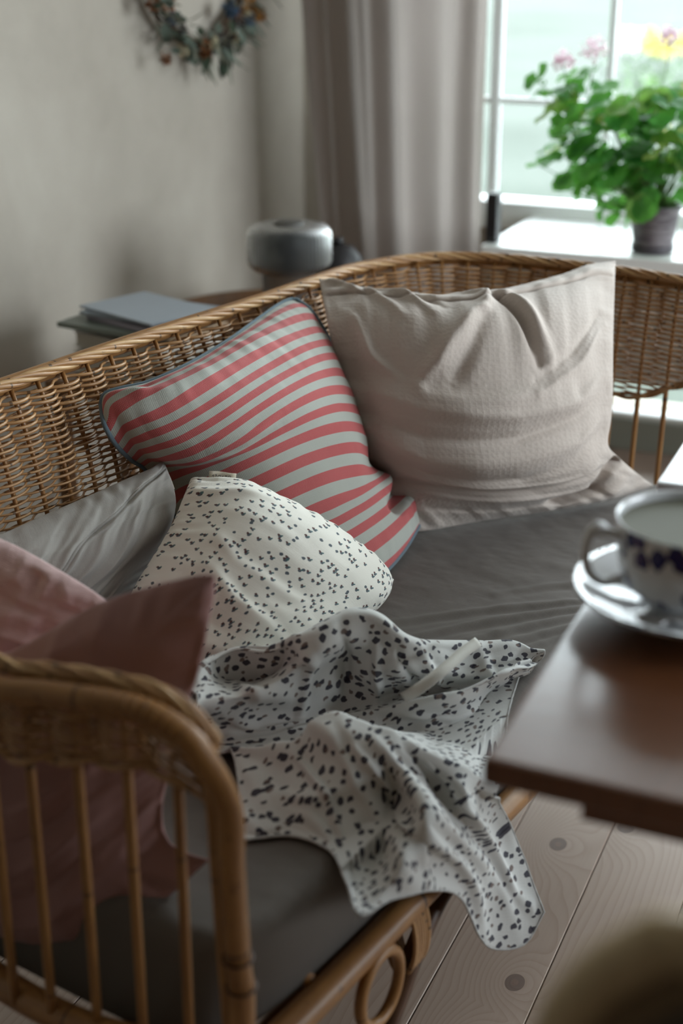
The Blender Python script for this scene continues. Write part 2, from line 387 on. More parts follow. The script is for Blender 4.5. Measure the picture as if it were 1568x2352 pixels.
# the rim: near arm -> back -> far arm
rim_ctrl = [tuple(at(px_, py_, y=.850)) for px_, py_ in ((512, 1800), (497, 1735), (462, 1672), (405, 1622), (330, 1587), (210, 1562), (90, 1545), (0, 1532))]+[ (-.83, .872, .70), (-.93, .90, .72),
            (-1.035, .99, .738), (-1.062, 1.13, .748), (-1.031, 1.335, .75), (-.991, 1.603, .75), (-.942, 1.855, .75), (-.917, 2.024, .75), (-.897, 2.14, .748),
            tuple(sof(1.313, .595, .75)), tuple(sof(1.372, .50, .75)), tuple(sof(1.394, .36, .75)), tuple(sof(1.400, .22, .748))]
rim_ctrl += [tuple(sof(1.402, .12, .74)), tuple(sof(1.40, .05, .715)), tuple(sof(1.398, .015, .66))]
NS = 900
RIM = spline(rim_ctrl, NS); SL = np.r_[0, np.cumsum(np.linalg.norm(np.diff(RIM, axis=0), axis=1))]
Tn = np.gradient(RIM, axis=0); Tn[:, 2] = 0; Tn /= np.linalg.norm(Tn, axis=1)[:, None]
OUT = np.stack([-Tn[:, 1], Tn[:, 0], 0*Tn[:, 0]], 1)        # outward side (left of travel)
if (OUT[NS//2]@np.array([-1, 0, 0])) < 0: OUT = -OUT
ctr = np.array([-.68, 1.6]); 
s_at = lambda p: SL[np.argmin(np.linalg.norm(RIM-np.array(p), axis=1))]
s_n0 = s_at((-.70, .853, .688)); s_b0 = s_at((-1.062, 1.13, .748)); s_b1 = s_at((-.897, 2.14, .748)); s_f0 = s_at(sof(1.385, .42, .75)); s_f1 = s_at(sof(1.400, .22, .748)); SE = SL[-1]
# depth of the weave and inward lean, along the rim
DEP = np.interp(SL, [0, .05, s_n0, s_b0-.12, s_b0, s_b1, s_f0, s_f1, SE-.06, SE], [.04, .062, .085, .2, .33, .33, .215, .195, .10, .05])
INW = np.interp(SL, [0, s_n0, s_b0, s_b1, s_b1+.15, s_f0, SE-.1, SE], [.002, .004, .055, .055, .05, .035, .02, .0])
def ridx(s): return np.interp(s, SL, np.arange(NS))
def rimv(A, s): i = ridx(s); return np.stack([np.interp(i, np.arange(NS), A[:, k]) for k in range(A.shape[1])], -1) if A.ndim == 2 else np.interp(i, np.arange(NS), A)
def WS(s, d):
    """point of the weave surface at rim length s, d below the rim"""
    s = np.asarray(s, float); d = np.asarray(d, float)+0*s
    q = np.clip(d/.30, 0, 1); inw = 1-(1-q)**2.4
    return rimv(RIM, s)-rimv(OUT, s)*(rimv(INW, s)*inw)[..., None]-np.array([0, 0, 1.])*(d*.985)[..., None]
SP = .0455                                   # stake spacing on the back; wider on the near arm
near = [s_at(at(px_, 1600, y=.852)) for px_ in (408, 282, 168, 60, -50, -165)]
stakes = [x_ for x_ in near if x_ > .02]
while stakes[-1] < SE-.05: stakes.append(stakes[-1]+(.052 if stakes[-1] < s_n0+.1 else SP))
stakes = np.array(stakes); SIDX = lambda s_: np.interp(s_, np.r_[0, stakes, SE+.05], np.r_[-1, np.arange(len(stakes)), len(stakes)])
d, k = .013, 0
while d < DEP.max():
    f_ = min(d/.16, 1); rr = .0023-.00075*f_; d += .0034+.0010*f_; k += 1
    ok = np.where(DEP > d)[0]
    if len(ok) < 20: continue
    sa, sb = SL[ok[0]], SL[ok[-1]]
    n = int((sb-sa)/.0065); s = np.linspace(sa, sb, n)
    P = WS(s, d+.0006*vnoise(s*9+k*3.1, np.full(n, k*.7), 3)+.0011*vnoise(s*28, np.full(n, k*1.3+.5), 9))
    amp = .0092-.0026*f_+.0012*vnoise(s*4, np.full(n, k*.9), 4)
    ph = np.cos(pi*SIDX(s)+pi*k)
    P = P-rimv(OUT, s)*(np.sign(ph)*np.abs(ph)**.75*amp)[:, None]
    link('weaver', mesh_of([tube(P, rr+.0002*((k*7) % 3-1), 5)]), M['cane'], sofa)
# closing plait along the lower edge of the weave
s = np.linspace(.02, SE-.02, 900)
for j in range(2):
    ph = SIDX(s)*pi+j*pi
    P = WS(s, rimv(DEP, s)+.004)+np.stack([0*s, 0*s, .0035*np.sin(ph)], 1)-rimv(OUT, s)*(.006*np.cos(ph))[:, None]
    link('lower_plait', mesh_of([tube(P, .0036, 6)]), M['cane'], sofa)
# stakes: inside the weave, then on down as spindles to the seat frame
ZR = .335
for i, s0 in enumerate(stakes):
    if s0 < .03 or s0 > SE-.03: continue
    dep = float(rimv(DEP, np.array([s0]))[0]); dd = np.linspace(.004, dep+.01, 14)
    P = WS(np.full(14, s0), dd)
    base = P[-1].copy(); base[2] = ZR
    o_ = rimv(OUT, np.array([s0]))[0]
    back = s_b0-.1 < s0 < s_b1
    base = base-o_*(.012 if not (s0 < s_b0) else -.004)
    if s0 < s_n0+.15: base += np.array([.012, -.012, 0])*np.clip((s0)/.3, 0, 1)
    L = P[-1]+(base-P[-1])*np.linspace(.12, 1, 8)[:, None]
    Q = np.vstack([P, L])
    link('spindle', mesh_of([tube(Q, np.r_[np.full(13, .0030), np.full(len(Q)-13, .0046 if s0 < s_b0-.1 else .0042)], 8)]), M['cane_pole'], sofa)
# twisted plait on the rim
s = np.linspace(.03, SE-.01, 1300); Rm = rimv(RIM, s); Ou = rimv(OUT, s)
for j in range(5):
    ph = 2*pi*s/.15+j*2*pi/5
    P = Rm+Ou*(.0052*np.cos(ph)-.004)[:, None]+np.stack([0*s, 0*s, .0046*np.sin(ph)+.001], 1)
    link('rim_strand', mesh_of([tube(P, .0031, 7)]), M['cane_pale' if j % 2 else 'cane'], sofa)
# thick outer pole under the plait, running down into both front posts
dn = np.interp(SL, [0, s_n0, s_b0, s_b1, SE-.15, SE], [.008, .012, .006, .006, .008, .01])
Po = RIM+OUT*.0125-np.array([0, 0, 1.])*dn[:, None]
post_n = np.array([at(523, 1850, y=.84), at(531, 2000, y=.84), at(545, 2200, y=.841), at(556, 2352, y=.842), (-.474, .844, .15), (-.476, .846, .0)])
fp = sof(1.398, .0, 0)[:2]; post_f = np.array([(fp[0], fp[1], z) for z in (.57, .45, .3, .15, 0)])
path = np.vstack([post_n[::-1], Po[15:-12:6], post_f])
link('frame_pole', mesh_of([tube(spline(path, 500), .0112, 14)]), M['cane_pole'], sofa)
# second thinner pole inside each front post
q = spline([at(440, 1690, y=.855), at(478, 1775, y=.852), at(492, 1850, y=.848), at(503, 2000, y=.848), at(518, 2200, y=.848), at(530, 2352, y=.849)], 60)
link('inner_post', mesh_of([tube(q, .0075, 10)]), M['cane_pole'], sofa)
# cane wrapped round the near bend
Pp = spline(path, 500); 
zz = Pp[:, 2]; i0 = int(np.argmin(np.abs(Pp[:120, 2]-.655))); 
for j0, nturn in ((i0+2, 11), (i0+34, 3)):
    seg = Pp[j0:j0+int(nturn*1.2)]; m = len(seg)*10
    ii = np.linspace(0, len(seg)-1.01, m); C_ = np.stack([np.interp(ii, np.arange(len(seg)), seg[:, k]) for k in range(3)], 1)
    T = np.gradient(C_, axis=0); T /= np.linalg.norm(T, axis=1)[:, None]
    N = np.cross(T, [0, 1., 0]); N /= np.linalg.norm(N, axis=1)[:, None]; B = np.cross(T, N)
    a = np.linspace(0, 2*pi*nturn, m)
    link('cane_wrap', mesh_of([tube(C_+.0116*(N*np.cos(a)[:, None]+B*np.sin(a)[:, None]), .0011, 5)]), M['cane_pole'], sofa)
# seat frame
def sp(u, v, z): return tuple(sof(u, v, z))
ring = [sp(.0, .04, ZR), sp(.012, .01, ZR), sp(.06, -.002, ZR), sp(.4, -.002, ZR), sp(1.0, -.002, ZR), sp(1.30, -.002, ZR), sp(1.36, .02, ZR), sp(1.37, .1, ZR), sp(1.365, .3, ZR), sp(1.33, .5, ZR), sp(1.24, .57, ZR),
        sp(1.1, .59, ZR), sp(.5, .59, ZR), sp(.15, .58, ZR), sp(.02, .5, ZR), sp(-.03, .3, ZR), sp(-.035, .15, ZR)]
q = spline(ring+[ring[0]], 300)[:-1]
link('seat_frame', mesh_of([tube(q, .015, 12, True)]), M['cane_pole'], sofa)
q2 = spline([sp(.03, .03, .31), sp(.5, .03, .31), sp(1.0, .03, .31), sp(1.34, .03, .31)], 80)
link('lower_rail', mesh_of([tube(q2, .010, 10)]), M['cane_pole'], sofa)
for i in range(8):
    u_ = .12+i*.165
    link('seat_slat', mesh_of([tube([sp(u_, .01, ZR+.008), sp(u_, .58, ZR+.008)], .007, 8)]), M['cane_pole'], sofa)
for (u_, v_) in ((.05, .56), (1.31, .53)):
    link('back_leg', mesh_of([tube([sp(u_, v_, ZR), sp(u_+.01, v_+.02, 0)], .013, 10)]), M['cane_pole'], sofa)
# oval ring, brace and arch below the front rail
def oval(u0, zc, ru, rz, v0=-.002, r_=.0065):
    a = np.linspace(0, 2*pi, 48, endpoint=False)
    return tube(np.array([sof(u0+ru*cos(t), v0, zc+rz*sin(t)) for t in a]), r_, 8, True)
for u_ in (.203, 1.19):
    link('oval_ring', mesh_of([oval(u_, .288, .036, .040, -.014)]), M['cane_pole'], sofa)
arch = spline([sp(.0, -.002, .02), sp(.05, -.004, .13), sp(.18, -.004, .16), sp(.245, -.004, .225), sp(.30, -.004, .285), sp(.36, -.002, .312), sp(.48, -.002, .318)], 60)
link('arch_brace', mesh_of([tube(arch, .0115, 10)]), M['cane_dark'], sofa)
arch = spline([sp(1.37, -.002, .02), sp(1.32, -.004, .13), sp(1.23, -.004, .205), sp(1.1, -.004, .258), sp(.92, -.004, .285), sp(.77, -.002, .30)], 60)
link('arch_brace', mesh_of([tube(arch, .0115, 10)]), M['cane_dark'], sofa)
for u_ in (.262, 1.1):
    a = np.linspace(0, 2*pi*7, 200); P = np.array([sof(u_+.03*t/(14*pi), 0, .30)+UU_ for t, UU_ in ((t, np.array([VV[0]*.018*cos(t), VV[1]*.018*cos(t), .045*sin(t)])) for t in a)])
    link('binding', mesh_of([tube(P, .0028, 5)]), M['cane'], sofa)
for (p_, r_) in ((post_n[2], .0137), (post_n[3]+np.array([0, 0, .04]), .0137)):
    a = np.linspace(0, 2*pi, 24, endpoint=False); C_ = np.array([p_+np.array([.0128*cos(t), .0128*sin(t), 0]) for t in a])
    link('cane_node', mesh_of([tube(C_, .0013, 5, True)]), M['cane_dark'], sofa)

# ------------------------------------------------------------------ seat cushion
def cushion():
    L, D, zb_, zt = 1.325, .565, ZR+.010, .432
    n, m = 440, 150
    uu = np.linspace(0, 1, n); vv = np.linspace(0, 1, m); U, V = np.meshgrid(uu, vv, indexing='ij')
    # rounded-rectangle plan: squircle mapping
    def sq(a, p): return np.sign(a)*np.abs(a)**p
    X = (U-.5)*2; Y = (V-.5)*2
    # pull the corners in
    kx = 1-.055*np.abs(X)**6*np.abs(Y)**6*1.0; 
    cx = X*(1-.042*np.abs(Y)**8*np.abs(X)**4); cy = Y*(1-.10*np.abs(X)**14*np.abs(Y)**4)
    pu = .008+L/2+cx*L/2; pv = .012+D/2+cy*D/2
    e = np.minimum.reduce([(1-np.abs(X))*L/2, (1-np.abs(Y))*D/2])
    edge = 1-np.clip(1-e/.034, 0, 1)**2.2
    top = zb_+.045+(zt-zb_-.045)*np.sqrt(np.clip(edge, 0, 1))
    top += -.004*np.exp(-((U-.45)/.3)**2-((V-.5)/.3)**2)
    # pull wrinkles running from the front edge across the seat
    wr = 0
    for (a, b, A_) in (((.655, .04), (.47, .46), .0030), ((.64, .05), (.45, .38), .0040), ((.63, .03), (.44, .30), .0034), ((.60, .03), (.42, .25), .0036), ((.70, .05), (.60, .3), .0022), ((.585, .03), (.40, .2), .003)):
        du = np.linspace(0, 1, 6)[:, None]; pl = np.array(a)+(np.array(b)-np.array(a))*du+np.stack([.012*np.sin(du[:, 0]*3.1), 0*du[:, 0]], 1)
        wr = wr+fold(U*L, V*D, pl*[L, D], A_*.8, .008)-fold(U*L+.012, V*D, pl*[L, D], A_*.6, .009)
    top = top+wr*1.7+.0009*fbm(U*40, V*12, 21)
    def P(z, puu=pu, pvv=pv): return np.stack([O2[0]+UU[0]*puu+VV[0]*pvv, O2[1]+UU[1]*puu+VV[1]*pvv, z], 2)
    bot = zb_+.0-0*top+.025*(np.clip(1-e/.03, 0, 1)**2)
    T = P(top); B = P(bot-.028*np.clip(1-e/.03, 0, 1)**.5, pu-.024*(1-U)**6)
    Vt = np.vstack([T.reshape(-1, 3), B.reshape(-1, 3)]); N = n*m
    F = quads(n, m).tolist(); Fb = (quads(n, m)[:, ::-1]+N).tolist()
    per = [i*m for i in range(n)]+[(n-1)*m+j for j in range(1, m)]+[i*m+m-1 for i in range(n-2, -1, -1)]+[j for j in range(m-2, 0, -1)]
    Fs = [[per[i], per[i]+N, per[(i+1) % len(per)]+N, per[(i+1) % len(per)]] for i in range(len(per))]
    uv = np.stack([U*L, V*D], 2).reshape(-1, 2)
    return mesh(Vt, F+Fb+Fs, np.vstack([uv, uv+.003])), per, T
M['taupe'] = fabric('taupe_cotton', (101, 95, 89), 700, .8, .22, .05, .12)
cm, per, T_ = cushion()
sc_ = link('seat_cushion', cm, M['taupe']); tag(sc_, 'long flat taupe seat cushion filling the rattan sofa', 'seat cushion')
bmx = bmesh.new(); bmx.from_mesh(cm); bmesh.ops.recalc_face_normals(bmx, faces=bmx.faces[:]); bmx.to_mesh(cm); bmx.free()

# ------------------------------------------------------------------ pillows
def coons(top, right, bottom, left, n, m):
    """top: TL->TR, right: TR->BR, bottom: BL->BR, left: TL->BL (splined). returns P[n,m,3], u along top, v down"""
    Tp, Bt = spline(top, n), spline(bottom, n); Lf, Rt = spline(left, m), spline(right, m)
    u = np.linspace(0, 1, n)[:, None, None]; v = np.linspace(0, 1, m)[None, :, None]
    A = Tp[:, None]*(1-v)+Bt[:, None]*v; B = Lf[None]*(1-u)+Rt[None]*u
    Cc = (Tp[0]*(1-u)*(1-v)+Tp[-1]*u*(1-v)+Bt[0]*(1-u)*v+Bt[-1]*u*v)
    return A+B-Cc
def nrm_grid(P):
    du = np.gradient(P, axis=0); dv = np.gradient(P, axis=1); N = np.cross(du, dv); N /= np.maximum(np.linalg.norm(N, axis=2), 1e-9)[..., None]; return N
def arc_uv(P):
    n, m = P.shape[:2]
    U = np.cumsum(np.r_[np.zeros((1, m)), np.linalg.norm(np.diff(P, axis=0), axis=2)], 0); U = U-U[n//2][None]
    V = np.cumsum(np.c_[np.zeros((n, 1)), np.linalg.norm(np.diff(P, axis=1), axis=2)], 1); V = V-V[:, m//2][:, None]
    return np.stack([U, V], 2)
def sheet_pair(Fr, Bk, uvF, uvB=None):
    n, m = Fr.shape[:2]; N = n*m
    F = quads(n, m).tolist(); G = (quads(n, m)[:, ::-1]+N).tolist()
    per_ = [i*m for i in range(n)]+[(n-1)*m+j for j in range(1, m)]+[i*m+m-1 for i in range(n-2, -1, -1)]+[j for j in range(m-2, 0, -1)]
    S_ = [[per_[(i+1) % len(per_)], per_[i], per_[i]+N, per_[(i+1) % len(per_)]+N][::-1] for i in range(len(per_))]
    uvB = uvF if uvB is None else uvB
    return mesh(np.vstack([Fr.reshape(-1, 3), Bk.reshape(-1, 3)]), F+G+S_, np.vstack([uvF.reshape(-1, 2), uvB.reshape(-1, 2)])), per_
def pillow(name, mat, top, right, bottom, left, thick=.07, back=.05, n=150, m=150, wr=None, pucker=.0025, seed=1, ex=.5, toward=None, uvrect=None, pu_f=14, bias=0, bow=0):
    P = coons(top, right, bottom, left, n, m); N = nrm_grid(P)
    toward = _C if toward is None else toward
    if ((toward-P[n//2, m//2])@N[n//2, m//2]) < 0: N = -N
    # soften the normals so the stuffing swells one way
    Nm = N.mean((0, 1)); Nm /= np.linalg.norm(Nm); N = N*.4+Nm*.6; N /= np.linalg.norm(N, axis=2)[..., None]
    u = np.linspace(0, 1, n)[:, None]; v = np.linspace(0, 1, m)[None]
    ub = u+bias*u*(1-u)*2
    ex = max(ex, .5)+.22; prof = (np.clip(1-np.abs(2*ub-1)**2.6, 0, 1)**ex)*(np.clip(1-np.abs(2*v-1)**2.6, 0, 1)**ex)
    UV_ = arc_uv(P); U, V = np.broadcast_to(u, (n, m)), np.broadcast_to(v, (n, m))
    d = np.minimum.reduce([U, 1-U, V, 1-V]); al = np.where(np.minimum(V, 1-V) < np.minimum(U, 1-U), U, V)
    pk = pucker*vnoise(al*pu_f*2, d*4, seed)*np.exp(-((d-.05)/.07)**2)*np.clip(d/.012, 0, 1)
    disp = thick*prof+pk+.003*fbm(U*3, V*3, seed+11, 3)*np.clip(d/.06, 0, 1)
    if wr is not None: disp = disp+wr(U, V)*np.clip(d/.02, 0, 1)
    Fr = P+N*disp[..., None]; Bk = P-N*(back*prof+.0012)[..., None]
    uvF = arc_uv(Fr) if uvrect is None else np.stack([(U-.5)*uvrect[0], (V-.5)*uvrect[1]], 2)
    if bow: uvF = uvF+np.stack([0*U, bow*np.sin(pi*U**.75)*np.sin(pi*np.clip(V, 0, 1))**.5*(1-.35*V)], 2)
    me, per_ = sheet_pair(Fr, Bk, uvF)
    o = link(name, me, mat)
    bm_ = bmesh.new(); bm_.from_mesh(me); bmesh.ops.recalc_face_normals(bm_, faces=bm_.faces[:]); bm_.to_mesh(me); bm_.free()
    return o, P, N, Fr, UV_
def A(l): return [at(x_, y_, z=z_) for x_, y_, z_ in l]

# beige muslin pillow -------------------------------------------------
def muslin(): return fabric('beige_muslin', (190, 179, 170), 520, .88, .3, .07, .2, gauze=120)
M['muslin'] = muslin()
def wr_b(U, V):
    d = 0
    F_ = lambda *a, **k: fold(U, V, *a, **k)
    # hem band along the top, its seam a groove
    seam = [(0, .125), (.2, .135), (.45, .15), (.7, .13), (1, .10)]
    d = d-F_(seam, .0045, .006, taper=False)+F_([(a, b-.03) for a, b in seam], .003, .02, taper=False)
    # pleats falling from the seam
    d += F_([(.42, .05), (.49, .10), (.47, .22)], .010, .02)+F_([(.50, .10), (.56, .2), (.635, .42)], -.013, .014)+F_([(.52, .08), (.60, .22), (.68, .42)], .008, .02)
    d += F_([(.16, .03), (.26, .12), (.33, .24)], .008, .018)+F_([(.20, .03), (.30, .10), (.36, .2)], -.007, .013)
    d += F_([(.08, .06), (.16, .12), (.24, .26)], .006, .018)
    d += F_([(.48, .18), (.38, .32), (.26, .47)], .011, .026)+F_([(.46, .26), (.40, .40), (.36, .46)], -.005, .02)
    d += F_([(.05, .25), (.13, .38), (.2, .45)], .006, .02)
    # sideways creases low down
    for k, (v0, A_) in enumerate(((.52, .006), (.575, -.006), (.63, .005), (.68, -.005), (.735, .005), (.79, -.006), (.85, .005), (.9, -.004))):
        ln = [(.03, v0-.02), (.25, v0+.02+.012*sin(k)), (.55, v0+.03), (.80, v0+.01-.02*(k % 2)), (.95, v0-.05)]
        d = d+F_(ln, A_, .018)
    d += F_([(.62, .46), (.78, .40), (.92, .30)], -.004, .014)+F_([(.62, .50), (.8, .44), (.95, .34)], .004, .014)
    d += F_([(.12, .50), (.4, .515), (.75, .50)], .008, .03)
    # tuck above the pulled lower-right corner
    d += F_([(.60, .93), (.78, .88), (.90, .80), (.985, .77)], -.016, .022, taper=False)+F_([(.55, .985), (.8, .95), (.97, .86)], .010, .04)
    # pinched top-left corner
    d += F_([(.0, .0), (.05, .05), (.10, .12)], .008, .014)-F_([(.03, .0), (.09, .05), (.14, .12)], .008, .012)
    d += .0022*vnoise(U*26, V*5, 31)*np.exp(-((V-.25)/.2)**2)+.0016*vnoise(U*6, V*30, 32)*np.clip(V-.4, 0, 1)*2
    return d*1.7
top = A([(733, 640, .765), (790, 652, .755), (870, 668, .752), (960, 679, .75), (1060, 681, .75), (1170, 662, .755), (1290, 630, .765), (1350, 608, .772), (1413, 599, .775)])
right = A([(1413, 599, .775), (1411, 660, .75), (1408, 780, .695), (1407, 880, .64), (1403, 960, .59), (1396, 1020, .552), (1420, 1050, .52), (1460, 1085, .48), (1500, 1116, .447)])
bottom = A([(945, 1222, .438), (1000, 1216, .437), (1100, 1198, .437), (1250, 1176, .437), (1400, 1148, .437), (1500, 1116, .447)])
left = A([(733, 640, .765), (752, 740, .73), (775, 850, .67), (805, 980, .60), (850, 1090, .52), (890, 1170, .47), (945, 1222, .438)])
pb, Pb, Nb, Fb_, _ = pillow('muslin_pillow', M['muslin'], top, right, bottom, left, .075, .035, 240, 240, wr_b, .003, 3, .45)
tag(pb, 'large plain beige muslin pillow with crumpled top hem, leaning in the far sofa corner', 'pillow')

# striped pillow -------------------------------------------------------
def stripes(t, uv, c):
    s_ = t.n('ShaderNodeSeparateXYZ', {0: uv}); u_, v_ = s_.outputs[0], s_.outputs[1]
    per_ = .0272
    f = t.math('FRACT', t.math('ADD', t.math('DIVIDE', v_, per_), 100.22))
    inside = t.math('LESS_THAN', f, .5)
    # herringbone: chevron threads
    ch = t.math('PINGPONG', v_, .0026)
    hb = t.math('FRACT', t.math('DIVIDE', t.math('ADD', u_, t.math('MULTIPLY', ch, .8)), .0016))
    hbm = t.math('LESS_THAN', hb, .38)
    fadd = t.noise(uv, 25, 4)
    red = t.mix(t.math('MULTIPLY', hbm, .62), lin((178, 70, 74)), lin((206, 150, 144)))
    red = t.mix(t.math('MULTIPLY', fadd, .3), red, lin((168, 82, 80)))
    ec = t.math('FRACT', t.math('DIVIDE', u_, .0021)); pale = t.mix(t.math('MULTIPLY', t.math('GREATER_THAN', ec, .6), .16), lin((178, 181, 172)), lin((120, 126, 122)))
    return t.mix(inside, pale, red)
M['stripe'] = fabric('striped_linen', (180, 180, 175), 560, .85, .3, .1, .15, colfn=stripes)
M['piping'] = fabric('blue_grey_piping', (104, 122, 132), 700, .8, .3, .1)
def wr_s(U, V):
    F_ = lambda *a, **k: fold(U, V, *a, **k)
    d = F_([(1.0, .76), (.95, .80), (.86, .84), (.74, .86)], -.022, .035, taper=False)
    d = d+F_([(.97, .72), (.88, .76), (.76, .78)], .010, .035)+F_([(1.0, .86), (.9, .9), (.75, .93)], .012, .05)
    d = d+F_([(.93, .80), (.84, .90), (.80, 1.0)], -.006, .025)
    d = d+F_([(.02, .02), (.1, .06), (.2, .1)], .005, .02)-F_([(.06, .0), (.12, .03), (.24, .05)], .005, .015)
    d = d+F_([(.15, .28), (.3, .33), (.42, .32)], .004, .02)-F_([(.12, .33), (.26, .38), (.38, .37)], .004, .02)
    d = d+.0035*fbm(U*2.2+V*2, V*6-U*2, 41)
    d = d+.0015*vnoise(U*30, V*4, 43)*np.exp(-((V-.1)/.12)**2)
    return d
top = A([(232, 930, .705), (240, 905, .715), (275, 893, .72), (340, 878, .724), (430, 838, .733), (520, 785, .738), (590, 735, .742), (640, 700, .747), (668, 688, .748), (682, 689, .747)])
right = A([(682, 689, .747), (715, 715, .735), (755, 780, .70), (785, 860, .66), (808, 930, .62), (826, 1010, .575), (838, 1070, .54), (880, 1090, .515), (940, 1115, .485), (988, 1148, .458)])
left = A([(232, 930, .705), (240, 975, .69), (265, 1020, .66), (300, 1055, .63), (340, 1085, .60), (400, 1180, .545), (470, 1300, .48), (545, 1400, .44)])
bottom = A([(545, 1400, .44), (650, 1410, .436), (760, 1390, .436), (840, 1350, .436), (890, 1308, .438), (930, 1260, .442), (965, 1200, .448), (988, 1148, .458)])
ps, Ps, Ns, Fs_, _ = pillow('striped_pillow', M['stripe'], top, right, bottom, left, .072, .05, 220, 220, wr_s, .002, 8, .48, uvrect=(.46, .425), bow=.058)
tag(ps, 'square pillow with red and pale grey herringbone stripes and blue-grey piping', 'pillow')
bnd = np.vstack([Ps[:, 0], Ps[-1, 1:], Ps[-2::-1, -1], Ps[0, -2:0:-1]])
link('piping', mesh_of([tube(bnd[::3], .0034, 8, True)]), M['piping'], ps)

# white speckled pillow ---------------------------------------------------
def specks(t, uv, c):
    col = lin((236, 234, 224))
    wob = t.n('ShaderNodeTexNoise', {'Vector': uv, 'Scale': 420.0, 'Detail': 1.0}).outputs['Color']
    uvd = t.n('ShaderNodeVectorMath', {0: uv, 1: t.n('ShaderNodeVectorMath', {0: wob, 3: .0022}, operation='SCALE').outputs[0]}, operation='ADD').outputs[0]
    for sc, thr, keep, cc, loc in ((80, .21, .62, (62, 76, 88), (0, 0, 0)), (80, .15, .48, (84, 44, 40), (.22, .14, 0)), (80, .12, .42, (70, 110, 112), (-.14, .2, 0))):
        vo = t.n('ShaderNodeTexVoronoi', {'Vector': t.mapping(uvd, (sc, sc*.92, 1), loc), 'Scale': 1.0, 'Randomness': .95}, voronoi_dimensions='2D')
        kp = t.math('LESS_THAN', t.n('ShaderNodeSeparateXYZ', {0: vo.outputs['Color']}).outputs[0], keep)
        mk = t.math('MULTIPLY', t.math('LESS_THAN', vo.outputs['Distance'], thr), kp)
        col = t.mix(t.math('MULTIPLY', mk, .93), col, lin(cc))
    return col
M['speck'] = fabric('speckled_cotton', (236, 234, 224), 900, .8, .15, .0, .1, colfn=specks)
def wr_w(U, V):
    F_ = lambda *a, **k: fold(U, V, *a, **k)
    d = F_([(.0, .16), (.12, .2), (.3, .16)], .006, .03)+F_([(.02, .03), (.1, .06), (.2, .05)], -.006, .02)
    d = d+F_([(.25, .62), (.45, .7), (.7, .72)], .009, .035)-F_([(.2, .72), (.4, .79), (.6, .8)], .008, .03)+F_([(.2, .84), (.45, .9), (.7, .88)], .008, .035)
    d = d+F_([(.15, .45), (.35, .55), (.6, .56)], .003, .03)+.002*vnoise(U*5, V*22, 52)*V
    return d+.004*fbm(U*2.5, V*2.5, 51)
top = A([(438, 1100, .625), (450, 1096, .628), (480, 1098, .628), (560, 1108, .62), (650, 1148, .60), (740, 1200, .57), (820, 1258, .525), (870, 1300, .49), (904, 1331, .455)])
right = A([(904, 1331, .455), (890, 1368, .448), (850, 1412, .442), (760, 1480, .44), (660, 1560, .44), (570, 1650, .44)])
left = A([(438, 1100, .625), (418, 1150, .61), (392, 1210, .59), (350, 1280, .565), (310, 1345, .54), (270, 1430, .505)])
bottom = A([(270, 1430, .505), (330, 1490, .48), (400, 1550, .46), (480, 1610, .445), (570, 1650, .44)])
pw_, Pw, Nw, Fw_, _ = pillow('speckled_pillow', M['speck'], top, right, bottom, left, .082, .04, 170, 170, wr_w, .0022, 14, .42, uvrect=(.40, .38))
tag(pw_, 'white cotton pillow printed with tiny blue and dark red cherry-like specks', 'pillow')
def label_tag(parent, p0, p1, dirn, wdt, mat):
    """small woven label standing out of a seam between p0 and p1, with a scribbled word"""
    p0, p1 = np.array(p0), np.array(p1); e = p1-p0; L = np.linalg.norm(e); e /= L; d_ = np.array(dirn, float); d_ -= e*(d_@e); d_ /= np.linalg.norm(d_)
    nn = np.cross(e, d_); g = []
    for i in range(7):
        for j in range(5):
            g.append(p0+e*L*i/6+d_*wdt*j/4+nn*.0012*sin(i*1.1+j*.6))
    o = link('sewn_label', mesh(np.array(g), quads(7, 5)), M['label'], parent)
    sol = o.modifiers.new('t', 'SOLIDIFY'); sol.thickness = .0006; sol.offset = 0
    # looping handwriting
    tt = np.linspace(0, 1, 60); hand = np.stack([.12+.72*tt+.02*np.sin(tt*50), .5+.16*np.sin(tt*37)*(1+.5*np.sin(tt*9))], 1)
    side = nn if (nn@(_C-p0)) > 0 else -nn
    P = np.array([p0+e*L*a+d_*wdt*b+side*.0014+0*nn for a, b in hand])
    P = P+np.array([nn*.0012*sin(a*6*1.1+b*4*.6) for a, b in hand])
    lt = link('lettering', mesh_of([tube(P, .00032, 4)]), M['ink'], o)
    return o
M['label'] = plain('cream_label', (205, 196, 178), .8); M['ink'] = plain('dark_ink', (50, 50, 56), .8)
label_tag(pw_, at(478, 1102, z=.626), at(540, 1108, z=.621), (0, .0, 1), .012, M['label'])

# grey linen pillow -------------------------------------------------------
M['grey_linen'] = fabric('grey_linen', (168, 165, 159), 600, .88, .35, .12, .2)
def wr_g(U, V):
    F_ = lambda *a, **k: fold(U, V, *a, **k)
    seam = [(0.02, .5), (.3, .48), (.42, .44), (.5, .36), (.6, .25), (.75, .17), (1, .05)]
    d = -F_(seam, .006, .010, taper=False)+F_([(a, b+.02) for a, b in seam], .005, .012, taper=False)
    for k in range(13):
        u0 = .93-.07*k; d = d+F_([(u0, .08+.015*k), (u0-.10, .32+.01*k), (u0-.28, .58)], .0042*(1 if k % 2 else -.9), .016)
    d = d+F_([(.0, .45), (.2, .52), (.4, .62)], .012, .035)-F_([(.05, .55), (.25, .66), (.45, .72)], .010, .03)
    return d+.003*fbm(U*4, V*4, 61)+.0018*vnoise(U*30+V*18, V*7, 62)
top = A([(-190, 1300, .60), (-100, 1262, .605), (0, 1228, .61), (90, 1188, .615), (200, 1140, .62), (290, 1100, .622), (345, 1076, .626), (375, 1056, .63)])
